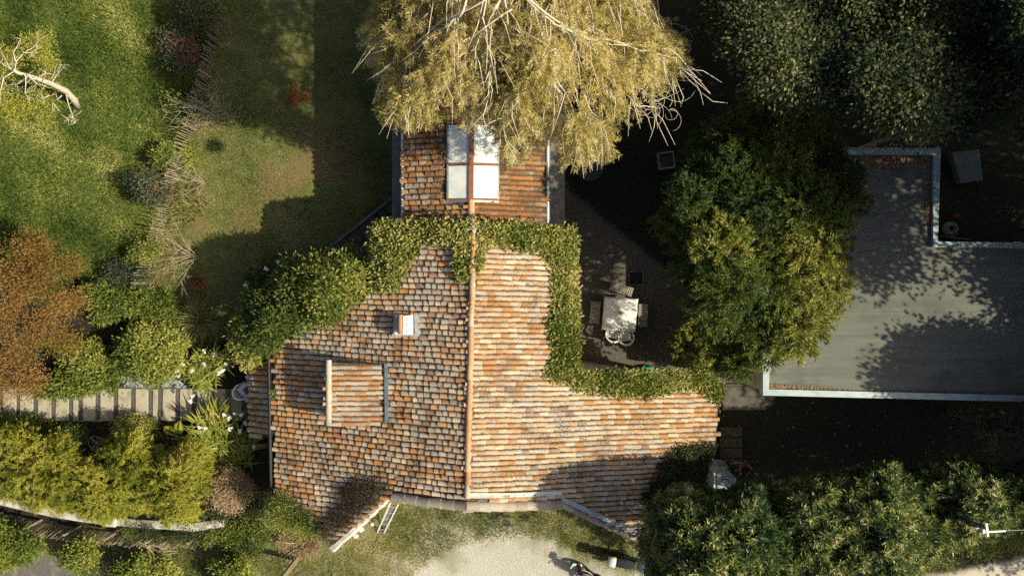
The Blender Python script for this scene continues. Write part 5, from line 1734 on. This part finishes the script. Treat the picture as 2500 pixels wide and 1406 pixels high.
bench([(1438, 789), (1443, 735), (1468, 737), (1462, 790)], 'grey slatted bench on the house side of the table')
bench([(1557, 798), (1559, 742), (1582, 743), (1580, 798)], 'grey slatted bench on the tree side of the table')
bench([(1487, 708), (1541, 725), (1547, 703), (1494, 687)], 'grey slatted bench set askew above the table')

hq = W(1553, 679, .03)
hc = tag(empty('hatch_cover', (hq.x, hq.y, .03)), 'square black hatch cover in the courtyard gravel', 'hatch')
b = MB(); b.bbox((0, 0, .012), (.48, .46, .03)); b.build('cover', M['black'], hc)
b = MB()
for x, y, w, h in ((0, .25, .56, .035), (0, -.25, .56, .035), (.265, 0, .035, .465), (-.265, 0, .035, .465)): b.box((x, y, .012), (w, h, .05))
b.build('frame', M['concrete'], hc)
q = W(1585, 905, .3)
b = MB(); b.bbox((q.x, q.y, .17), (.34, .30, .28), .1)
cr = tag(b.build('plastic_crate', plain('turquoise_plastic', (.03, .30, .24), (.02, .22, .18), 8, .45)), 'turquoise plastic crate under the ivy covered eave', 'crate')
b = MB(); b.bbox((q.x, q.y, .31), (.28, .24, .02), .1); b.build('lid', plain('green_lid', (.04, .36, .28), None, 8, .45), cr)
q = W(1440, 408, .72)
rt = tag(empty('round_table', (q.x, q.y, 0)), 'dark round table half hidden under the yellow tree', 'table')
M['dark_top'] = plain('dark_table_top', (.05, .06, .07), (.035, .04, .045), 6, .5)
b = MB(); b.lathe((0, 0, .70), [(.5, 0), (.52, .01), (.52, .03), (.5, .04)], 28); b.build('tabletop', M['dark_top'], rt)
b = MB(); b.tube([(0, 0, .02), (0, 0, .7)], .05, .05, 10); b.lathe((0, 0, 0), [(.28, 0), (.26, .03), (.05, .06)], 20); b.build('pedestal', M['dark_metal'], rt)
q = W(1627, 391, .3)
pb = tag(empty('planter_box', (q.x, q.y, 0), .12), 'faint square wooden planter box in deep shade', 'planter')
for x, y, w, h in ((0, .29, .62, .05), (0, -.29, .62, .05), (.285, 0, .05, .53), (-.285, 0, .05, .53)):
    b = MB(); b.box((x, y, .15), (w, h, .3)); b.build('side_board', M['wood'], pb)
b = MB(); b.box((0, 0, .1), (.52, .53, .2)); b.build('soil', M['mortar'], pb)
q = W(912, 677, 2.4)
gl = tag(empty('globe_lamp', (q.x, q.y, 0)), 'white globe lamp on a post beside the ivy corner', 'lamp')
b = MB(); b.ball((0, 0, 2.4), .085, 16, 10); b.build('globe', M['white_plastic'], gl, True)
b = MB(); b.tube([(0, 0, 0), (0, 0, 2.31)], .025, .022, 8); b.build('post', M['dark_metal'], gl)

# metal cabinet by the roof corner
q = W(1768, 1166, 1.1); fb = W(1768, 1160, 0)
mc = tag(empty('metal_cabinet', (q.x, q.y, 0)), 'weathered pale metal cabinet with a curved dark slot on top', 'cabinet')
M['cab'] = plain('stained_pale_enamel', (.48, .55, .50), (.22, .29, .27), 5, .5, lo=.42, hi=.68, spec=.4)
b = MB(); b.bbox((0, 0, .55), (.82, .84, 1.1), 0, .03); b.build('body', M['cab'], mc)
b = MB(); b.bbox((.06, -.06, 1.13), (.74, .70, .05), 0, .05); b.build('top_panel', M['cab'], mc)
b = MB(); pth = [(.02 + .15 * math.cos(a), -.16 + .13 * math.sin(a), 1.157) for a in np.linspace(.35, 2.8, 9)]; b.tube(pth, .014, .014, 6); b.build('slot', M['black'], mc)
b = MB(); b.bbox((-.06, .52, 1.0), (.26, .14, .06)); b.build('bracket', M['zinc'], mc)

# steps, pad and channel between the buildings
for i in range(4):
    a, c = W(1758, 1042 + i * 26, .1), W(1812, 1066 + i * 26, .1)
    b = MB(); b.bbox(((a.x + c.x) / 2, (a.y + c.y) / 2, .06), (c.x - a.x, a.y - c.y, .1 + .0), 0, .01)
    tag(b.build('wooden_step', M['step_wood']), ['topmost dark wooden step beside the courtyard side eave', 'second dark wooden step from the top', 'third dark wooden step from the top', 'lowest dark wooden step beside the metal cabinet'][i], 'step', 'dark wooden steps')
b = MB(); q = [W(x, y, 0) for x, y in ((1818, 900), (1870, 898), (1870, 1000), (1764, 1000), (1764, 944), (1818, 944))]
b.prism([(p.x, p.y) for p in q], -.02, .05)
tag(b.build('concrete_pad', M['pad']), 'worn concrete pad at the foot of the flat roofed building', 'paving', kind='structure')
b = MB(); q = [W(x, y, 0) for x, y in ((1803, 890), (1812, 890), (1812, 938), (1764, 938), (1764, 935), (1803, 935))]
b.prism([(p.x, p.y) for p in q], 0.0, .052)
tag(b.build('drain_channel', M['black']), 'black drain channel edging the concrete pad', 'drain')

# things in the dark yard
q = W(2352, 405, .3)
b = MB(); vs = [W(2325, 372, .35), W(2390, 365, .35), W(2400, 440, .3), W(2345, 448, .3)]
mid = sum(vs, Vector()) / 4; b.prism([tuple(v) for v in vs], .0)
tag(b.build('tarpaulin_cover', plain('dull_green_tarpaulin', (.10, .14, .13), (.07, .10, .09), 5, .7)), 'dull green tarpaulin covered pallet in the dark yard', 'tarpaulin')
q = W(2326, 557, .3)
hr = tag(empty('hose_reel', (q.x, q.y, 0)), 'coiled pale garden hose beside the building in the dark yard', 'hose')
M['hose'] = plain('pale_green_hose', (.30, .36, .30), (.2, .26, .2), 9, .6)
b = MB()
for k in range(4): b.torus((.01 * k, 0, .06 + .05 * k), .23 - .015 * k, .02, n=28)
b.torus((0, 0, .22), .12, .018, n=20); b.build('coil', M['hose'], hr, True)
b = MB(); b.tube([(.05, .24, .1), (.22, .2, .1), (.34, .02, .08), (.3, -.2, .05), (.1, -.28, .03)], .018, .018, 6); b.build('hose_end', M['hose'], hr)
q = W(2333, 528, .15)
b = MB(); b.bbox((q.x, q.y, .12), (.22, .14, .22), .3)
bk = tag(b.build('red_can', plain('dull_red_paint', (.22, .03, .02), (.15, .02, .02), 8, .5)), 'small dull red can beside the coiled hose', 'can')
b = MB(); b.torus((q.x, q.y, .24), .05, .01, Matrix.Rotation(math.pi / 2, 3, 'X')); b.build('handle', M['black'], bk)
a, c = W(2298, 576, .1), W(2372, 586, .1)
b = MB(); d = c - a; b.bbox(((a.x + c.x) / 2, (a.y + c.y) / 2, .06), (d.length, .06, .05), math.atan2(d.y, d.x)); tag(b.build('timber_batten', M['wood']), 'thin timber batten lying along the building wall', 'timber')

# hoop among the shrubs
q = W(235, 1080, .95)
hp = tag(empty('iron_hoop', (q.x, q.y, .0)), 'old spoked iron hoop among the shrubs below the slabs', 'hoop')
Rm = Matrix.Rotation(.3, 3, 'X')
b = MB(); b.torus((0, 0, 1.0), .27, .012, Rm, 32, 6); b.build('rim', M['steel'], hp)
b = MB()
for k in range(6):
    a = k * math.pi / 3; b.tube([Vector((0, 0, 1.0)), Vector((0, 0, 1.0)) + Rm @ Vector((.27 * math.cos(a), .27 * math.sin(a), 0))], .006, .006, 4)
b.build('spokes', M['steel'], hp)
b = MB(); b.tube([(0, -.03, 0), (0, 0, 1.0)], .02, .016, 6); b.build('stake', M['wood'], hp)

# ladder, post, stones in front
la, lb = W(972, 1232, 1.25), W(938, 1300, .06)
ra_, rb_ = W(953, 1228, 1.3), W(922, 1298, .06)
ld = tag(empty('white_ladder', tuple(lb)), 'short white ladder leaning against the front wall', 'ladder')
ld.location.z = 0
for p, q in ((la, lb), (ra_, rb_)):
    b = MB(); bar(p, q, .05, .05, b); put(b.build('rail', M['white_plastic']), ld)
for i in range(5):
    f = .1 + .2 * i
    b = MB(); b.tube([la.lerp(lb, f), ra_.lerp(rb_, f)], .02, .02, 6); put(b.build('rung', M['zinc']), ld)
b = MB(); mid = [la.lerp(lb, .02), la.lerp(lb, .55), ra_.lerp(rb_, .62), ra_.lerp(rb_, .25)]
b.add([p - Vector((0, 0, .04)) for p in mid] + [p - Vector((0, 0, .06)) for p in mid], [(0, 1, 2, 3), (7, 6, 5, 4), (0, 4, 5, 1), (1, 5, 6, 2), (2, 6, 7, 3), (3, 7, 4, 0)])
put(b.build('tread_board', M['concrete']), ld)
pb_ = W(727, 1362, 0)
pt_ = tag(empty('wooden_post', tuple(pb_)), 'tall square wooden post in the grass at the bottom edge', 'post')
b = MB(); b.bbox((0, 0, 1.05), (.16, .16, 2.1), .6, .015); b.build('shaft', M['post'], pt_)
b = MB(); b.bbox((0, 0, 2.12), (.19, .19, .04), .6, .01); b.build('cap', M['post'], pt_)
rr = random.Random(3)
for i, (x, y, s, lab) in enumerate([(909, 1279, .10, 'small white stone in the grass left of the ladder'), (880, 1292, .14, 'pale stone at the foot of the white wing wall'), (868, 1308, .12, 'pale stone, lower of the two by the wing wall')]):
    b = MB(); q = W(x, y, .04); b.ball((q.x, q.y, .04), (s, s * .75, s * .5), 9, 6)
    o = b.build('pale_stone', M['white_render']); tag(o, lab, 'stone', 'pale stones by the wing wall')
    for v in o.data.vertices: v.co += Vector((rr.uniform(-.012, .012), rr.uniform(-.012, .012), rr.uniform(-.008, .008)))

# utility pole in the hedge
zp = 5.6
q = W(2410, 1292, zp)
up = tag(empty('utility_pole', (q.x, q.y, 0)), 'white utility pole with crossbar rising out of the oleander hedge', 'pole')
b = MB(); b.tube([(0, 0, 0), (0, 0, zp)], .08, .06, 10); b.build('shaft', M['concrete'], up)
b = MB(); p0, p1 = W(2407, 1276, zp + .02), W(2411, 1309, zp + .02); bar(p0, p1, .06, .06, b); put(b.build('crossbar', M['white_plastic']), up)
b = MB(); p0, p1 = W(2412, 1297, zp + .0), W(2454, 1295, zp); bar(p0, p1, .05, .05, b); put(b.build('bracket_arm', M['white_plastic']), up)
b = MB(); p0, p1 = W(2452, 1295, zp), W(2800, 1284, zp + .1); b.tube([p0, (p0 + p1) / 2 - Vector((0, 0, .08)), p1], .010, .010, 5); put(b.build('wire', M['steel']), up)
b = MB(); b.bbox((-.1, -.05, zp - .02), (.12, .14, .1)); b.build('junction_box', M['white_plastic'], up)
b = MB(); p0 = W(2340, 1277, 5.3); b.tube([Vector((q.x, q.y, 4.9)), W(2388, 1285, 5.25), W(2364, 1280, 5.32), p0], .03, .025, 7); put(b.build('lamp_arm', M['dark_metal']), up)
b = MB(); p0 = W(2385, 1287, 5.33); b.ball(p0, (.09, .045, .04)); put(b.build('lamp_head', M['white_plastic']), up)

# ------------------------------------------------------------------ motorcycles
def wheel(root, x, R, name='wheel'):
    b = MB(); Mx = Matrix.Rotation(math.pi / 2, 3, 'X')
    b.torus((x, 0, R), R - .055, .055, Mx, 26, 8); o = b.build(name, M['black'], root, True)
    b = MB(); b.torus((x, 0, R), R - .11, .016, Mx, 22, 6)
    for k in range(5):
        a = k * 1.2566; b.tube([(x, 0, R), (x + (R - .11) * math.cos(a), 0, R + (R - .11) * math.sin(a))], .016, .012, 5)
    b.lathe((x, -.06, R), [(.05, 0), (.05, .12)], 10, Matrix.Rotation(-math.pi / 2, 3, 'X')); b.build('rim', M['steel'], o)


def loft(sections, n=12):
    """body lofted along x from (x, half width, z low, z high) sections"""
    b = MB(); vs, fs = [], []
    for x, w, zl, zh in sections:
        for k in range(n):
            a = 2 * math.pi * k / n
            ca, sa = math.cos(a), math.sin(a)
            vs.append((x, w * math.copysign(abs(ca) ** .75, ca), (zl + zh) / 2 + (zh - zl) / 2 * math.copysign(abs(sa) ** .75, sa)))
    m = len(sections)
    for i in range(m - 1):
        for k in range(n): fs.append((i * n + k, (i + 1) * n + k, (i + 1) * n + (k + 1) % n, i * n + (k + 1) % n))
    fs += [tuple(range(n)), tuple(range(m * n - 1, (m - 1) * n - 1, -1))]
    return b.add(vs, fs)


M['bike_black'] = plain('bike_black_paint', (.015, .016, .018), (.02, .02, .02), 10, .3, spec=.6)
M['bike_blue'] = plain('pale_blue_paint', (.30, .47, .53), (.26, .41, .47), 10, .3, spec=.6)
M['bike_white'] = plain('off_white_paint', (.66, .68, .64), (.55, .57, .54), 10, .4)
M['seat_grey'] = plain('grey_seat_cover', (.20, .20, .17), (.14, .14, .12), 14, .7)
M['seat_black'] = plain('black_seat_cover', (.018, .026, .028), (.026, .034, .036), 14, .8, spec=.15)
M['red_lens'] = plain('red_lens', (.25, .02, .015), None, 8, .3)
M['plate'] = plain('number_plate_white', (.62, .68, .66), None, 8, .5)


def front_end(root, x, zc, w):
    b = MB(); b.tube([(x - .05, -w, zc + .02), (x, -w * .5, zc + .05), (x + .04, 0, zc), (x, w * .5, zc + .05), (x - .05, w, zc + .02)], .016, .016, 7); b.build('handlebar', M['steel'], root)
    for s in (-1, 1):
        b = MB(); b.tube([(x - .02, s * w * .7, zc + .05), (x + .03, s * w * .95, zc + .2)], .008, .008, 5); b.ball((x + .03, s * w * .98, zc + .23), (.03, .07, .05)); b.build('mirror', M['steel'], root)
        b = MB(); b.tube([(x - .05, s * w * .80, zc + .03), (x - .07, s * w * 1.02, zc + .02)], .022, .022, 7); b.build('grip', M['black'], root)


def naked_bike():
    root = empty('motorcycle')
    wheel(root, -.70, .31); wheel(root, .72, .31)
    loft([(-.35, .10, .35, .6), (-.1, .17, .22, .66), (.2, .18, .25, .68), (.4, .10, .4, .7)]).build('engine', M['bike_black'], root, True)
    loft([(-.02, .09, .78, .90), (.1, .16, .74, 1.0), (.3, .17, .76, 1.03), (.45, .11, .8, .97), (.52, .05, .84, .93)]).build('fuel_tank', M['bike_black'], root, True)
    loft([(-.78, .07, .86, .92), (-.6, .13, .82, .93), (-.3, .17, .76, .88), (-.02, .12, .76, .88)]).build('seat', M['seat_grey'], root, True)
    loft([(-.98, .05, .70, .80), (-.86, .09, .74, .87), (-.7, .10, .76, .88)]).build('tail_cowl', M['bike_black'], root, True)
    b = MB(); b.bbox((-1.0, 0, .80), (.05, .16, .07)); b.build('tail_light', M['red_lens'], root)
    Rp = Matrix.Rotation(-.9, 3, 'Y')
    b = MB(); b.box((-1.13, 0, .66), (.012, .24, .19), M=Rp); pl = b.build('number_plate', M['plate'], root)
    b = MB()
    for k, yy in enumerate((-.075, -.03, .02, .07)):
        b.box(Vector((-1.13, 0, .66)) + Rp @ Vector((-.008, yy, .0)), (.004, .028, .09), M=Rp)
    b.build('lettering', M['bike_black'], pl)
    b = MB(); b.tube([(-.1, -.17, .35), (-.5, -.22, .42), (-.95, -.24, .62)], [.03, .05, .055], n=10); b.build('exhaust', M['steel'], root, True)
    b = MB(); b.tube([(.48, -.09, .9), (.72, -.09, .31)], .025, .025, 7); b.tube([(.48, .09, .9), (.72, .09, .31)], .025, .025, 7); b.build('fork', M['steel'], root)
    for s in (-1, 1):
        b = MB(); b.tube([(-.92, s * .08, .80), (-.94, s * .22, .82)], .012, .012, 5); b.ball((-.95, s * .23, .82), (.04, .03, .03)); b.build('indicator', M['steel'], root)
        b = MB(); b.tube([(-.85, s * .13, .84), (-.6, s * .20, .86), (-.4, s * .18, .84)], .014, .014, 6); b.build('grab_rail', M['bike_white'], root)
    b = MB(); b.lathe((.58, 0, .86), [(.02, -.06), (.09, 0), (.10, .08)], 12, Matrix.Rotation(math.pi / 2, 3, 'Y')); b.build('headlight', M['steel'], root, True)
    front_end(root, .42, 1.02, .36)
    return root


def scooter():
    root = empty('scooter')
    wheel(root, -.60, .24); wheel(root, .68, .24)
    loft([(-.80, .12, .45, .62), (-.55, .19, .40, .72), (-.2, .19, .34, .72), (.05, .15, .28, .55), (.2, .16, .22, .36)]).build('body', M['bike_black'], root, True)
    loft([(-.62, .15, .72, .80), (-.5, .17, .72, .84), (-.1, .16, .70, .80), (.10, .10, .70, .77)]).build('seat', M['seat_black'], root, True)
    loft([(-.92, .14, .76, .92), (-.9, .19, .74, 1.0), (-.66, .19, .74, 1.0), (-.64, .17, .76, .97)]).build('top_box', M['bike_white'], root, True)
    loft([(.22, .17, .60, .78), (.36, .20, .52, 1.0), (.55, .17, .52, 1.02), (.74, .09, .55, .86), (.82, .03, .6, .7)]).build('front_fairing', M['bike_blue'], root, True)
    loft([(.45, .06, .42, .50), (.68, .08, .46, .53), (.90, .05, .40, .46)]).build('front_mudguard', M['bike_blue'], root, True)
    b = MB(); b.tube([(-.2, -.2, .3), (-.5, -.24, .36), (-.78, -.25, .44)], [.03, .055, .06], n=10); b.build('exhaust', M['steel'], root, True)
    b = MB(); b.tube([(.5, 0, .6), (.66, 0, .26)], .03, .03, 7); b.build('fork', M['steel'], root)
    front_end(root, .40, 1.04, .33)
    b = MB(); b.bbox((-.95, 0, .66), (.03, .14, .06)); b.build('tail_light', M['red_lens'], root)
    b = MB(); b.box((-.2, .28, .13), (.02, .3, .02)); b.tube([(-.2, .15, .3), (-.25, .3, .02)], .015, .015, 6); b.build('kick_stand', M['steel'], root)
    return root


bk1 = naked_bike(); q = W(1440, 1402, .8)
bk1.location = (q.x, q.y, .02); bk1.rotation_euler = (math.radians(6), 0, math.radians(-33))
r0 = W(1404, 1379, .7)
d1 = Vector((math.cos(math.radians(-33)), math.sin(math.radians(-33)), 0))
bk1.location = (r0.x + d1.x * 1.10, r0.y + d1.y * 1.10, .02)
tag(bk1, 'black motorcycle seen from its number plate end at the bottom edge', 'motorcycle')
bk2 = scooter(); q = W(1519, 1379, .8)
d2 = math.radians(-12)
r0 = W(1484, 1373, .9)
bk2.location = (r0.x + math.cos(d2) * .92, r0.y + math.sin(d2) * .92, .02); bk2.rotation_euler = (math.radians(-4), 0, d2)
tag(bk2, 'scooter with pale blue front and white top box beside the hedge', 'scooter')

# ------------------------------------------------------------------ two people in the shade beside the cabinet
def person(loc, rz, label, hold, seed):
    root = empty('person', loc, rz)
    tag(root, label, 'person')
    J = {}
    V, E, R = [], [], []

    def j(name, p, r, parent=None):
        J[name] = len(V); V.append(p); R.append(r)
        if parent: E.append((J[parent], J[name]))
    j('pelvis', (0, 0, .95), .14)
    j('waist', (0, .0, 1.10), .13, 'pelvis'); j('chest', (0, .01, 1.30), .15, 'waist'); j('neckb', (0, .0, 1.46), .075, 'chest'); j('neck', (0, .02, 1.53), .055, 'neckb')
    j('head', (0, .05, 1.63), .095, 'neck'); j('crown', (0, .05, 1.70), .085, 'head')
    for s, n in ((-1, 'l'), (1, 'r')):
        j('hip' + n, (s * .09, 0, .90), .095, 'pelvis'); j('knee' + n, (s * .11, .03, .50), .062, 'hip' + n); j('ankle' + n, (s * .11, -.01, .09), .042, 'knee' + n); j('toe' + n, (s * .13, .15, .04), .035, 'ankle' + n)
        j('sh' + n, (s * .19, .0, 1.40), .062, 'chest')
        el = (s * .25, .10, 1.13) if hold else (s * .26, -.02 if s < 0 else .12, 1.12)
        wr = (s * .09, .36, 1.15) if hold else ((s * .26, .12, .92) if s > 0 else (s * .12, .30, 1.12))
        j('el' + n, el, .045, 'sh' + n); j('wr' + n, wr, .030, 'el' + n)
        d = (Vector(wr) - Vector(el)).normalized()
        inw = Vector((-s * .8, .5, 0)).normalized()
        pm = Vector(wr) + d * .055; j('palm' + n, tuple(pm), .034, 'wr' + n)
        sd = d.cross(Vector((0, 0, 1))).normalized()
        for f in range(4):
            b0 = pm + d * .035 + Vector((0, 0, .028 - .019 * f)); k1 = b0 + d * (.035 - .004 * abs(f - 1)) + inw * .012; k2 = k1 + inw * .032
            j('f%d%s' % (f, n), tuple(b0), .0095, 'palm' + n); j('g%d%s' % (f, n), tuple(k1), .009, 'f%d%s' % (f, n)); j('h%d%s' % (f, n), tuple(k2), .008, 'g%d%s' % (f, n))
        t0 = Vector(wr) + d * .03 + Vector((0, 0, .035)); t1 = t0 + inw * .03 + Vector((0, 0, .018)) + d * .02
        j('t' + n, tuple(t0), .011, 'palm' + n); j('u' + n, tuple(t1), .009, 't' + n)
    me = bpy.data.meshes.new('body'); me.from_pydata(V, E, [])
    o = bpy.data.objects.new('body', me); COL.objects.link(o); o.parent = root; me.materials.append(M['skin'])
    sk = o.modifiers.new('skin', 'SKIN'); sk.use_smooth_shade = True
    for i, v in enumerate(me.skin_vertices[0].data):
        v.radius = (R[i], R[i]); v.use_root = (i == 0)
    ss = o.modifiers.new('sub', 'SUBSURF'); ss.levels = 1; ss.render_levels = 1

    def shell(name, names, grow, mat):
        vv = [V[J[n]] for n in names]; idx = {n: i for i, n in enumerate(names)}
        ee = [(idx[a], idx[b_]) for a, b_ in [(A, B_) for A in names for B_ in names] if (J[a], J[b_]) in E]
        m2 = bpy.data.meshes.new(name); m2.from_pydata(vv, ee, [])
        q = bpy.data.objects.new(name, m2); COL.objects.link(q); q.parent = root; m2.materials.append(mat)
        k = q.modifiers.new('skin', 'SKIN'); k.use_smooth_shade = True
        for i, v in enumerate(m2.skin_vertices[0].data):
            rr_ = R[J[names[i]]] + grow; v.radius = (rr_, rr_); v.use_root = (i == 0)
        s2 = q.modifiers.new('sub', 'SUBSURF'); s2.levels = 1; s2.render_levels = 1
    shell('jacket', ['pelvis', 'waist', 'chest', 'neckb', 'shl', 'ell', 'shr', 'elr'], .022, M['cloth_black'])
    shell('trousers', ['pelvis', 'hipl', 'kneel', 'anklel', 'hipr', 'kneer', 'ankler'], .018, M['cloth_navy'])
    b = MB(); b.ball((0, .02, 1.70), (.105, .125, .10), 14, 8); b.ball((0, -.03, 1.62), (.10, .09, .12), 12, 8); b.build('hair', M['hair'], root, True)
    for s in (-1, 1):
        b = MB(); b.ball((s * .105, .05, 1.62), (.016, .026, .036), 8, 6); b.build('ear', M['skin'], root, True)
        b = MB(); b.ball((s * .035, .142, 1.64), (.014, .010, .010), 8, 6); b.build('eye', M['white_plastic'], root, True)
        b = MB(); b.ball((s * .13, .07, .05), (.05, .13, .05), 10, 6); b.build('shoe', M['black'], root, True)
    b = MB(); b.ball((0, .158, 1.605), (.014, .022, .022), 8, 6); b.build('nose', M['skin'], root, True)
    b = MB(); b.ball((0, .142, 1.565), (.026, .010, .007), 8, 6); b.build('mouth', plain('lips', (.30, .12, .09)), root, True)
    return root


M['cloth_black'] = plain('black_cloth', (.018, .017, .016), (.03, .028, .026), 20, .95)
M['cloth_navy'] = plain('dark_trousers', (.02, .022, .028), (.03, .03, .036), 20, .95)
M['hair'] = plain('dark_hair', (.02, .014, .010), (.03, .02, .014), 30, .6)
q = W(1824, 1150, 1.3)
pr1 = person((q.x - .02, q.y - .12, .02), math.radians(3), 'person in black looking down and holding a controller in both hands', True, 1)
q = W(1803, 1152, 1.4)
pr2 = person((q.x - .12, q.y + .02, .02), math.radians(-60), 'person in dark clothes standing between cabinet and the controller holder', False, 2)
q = pr1.matrix_basis @ Vector((0, .42, 1.17))
rc = tag(empty('remote_controller', tuple(q), math.radians(3)), 'dark remote controller with pale screen held in both hands', 'controller')
b = MB(); b.bbox((0, .0, 0), (.16, .07, .035), 0, .008); b.build('case', M['bike_black'], rc)
b = MB(); b.box((0, .045, .02), (.14, .012, .02)); b.build('screen', M['steel'], rc)
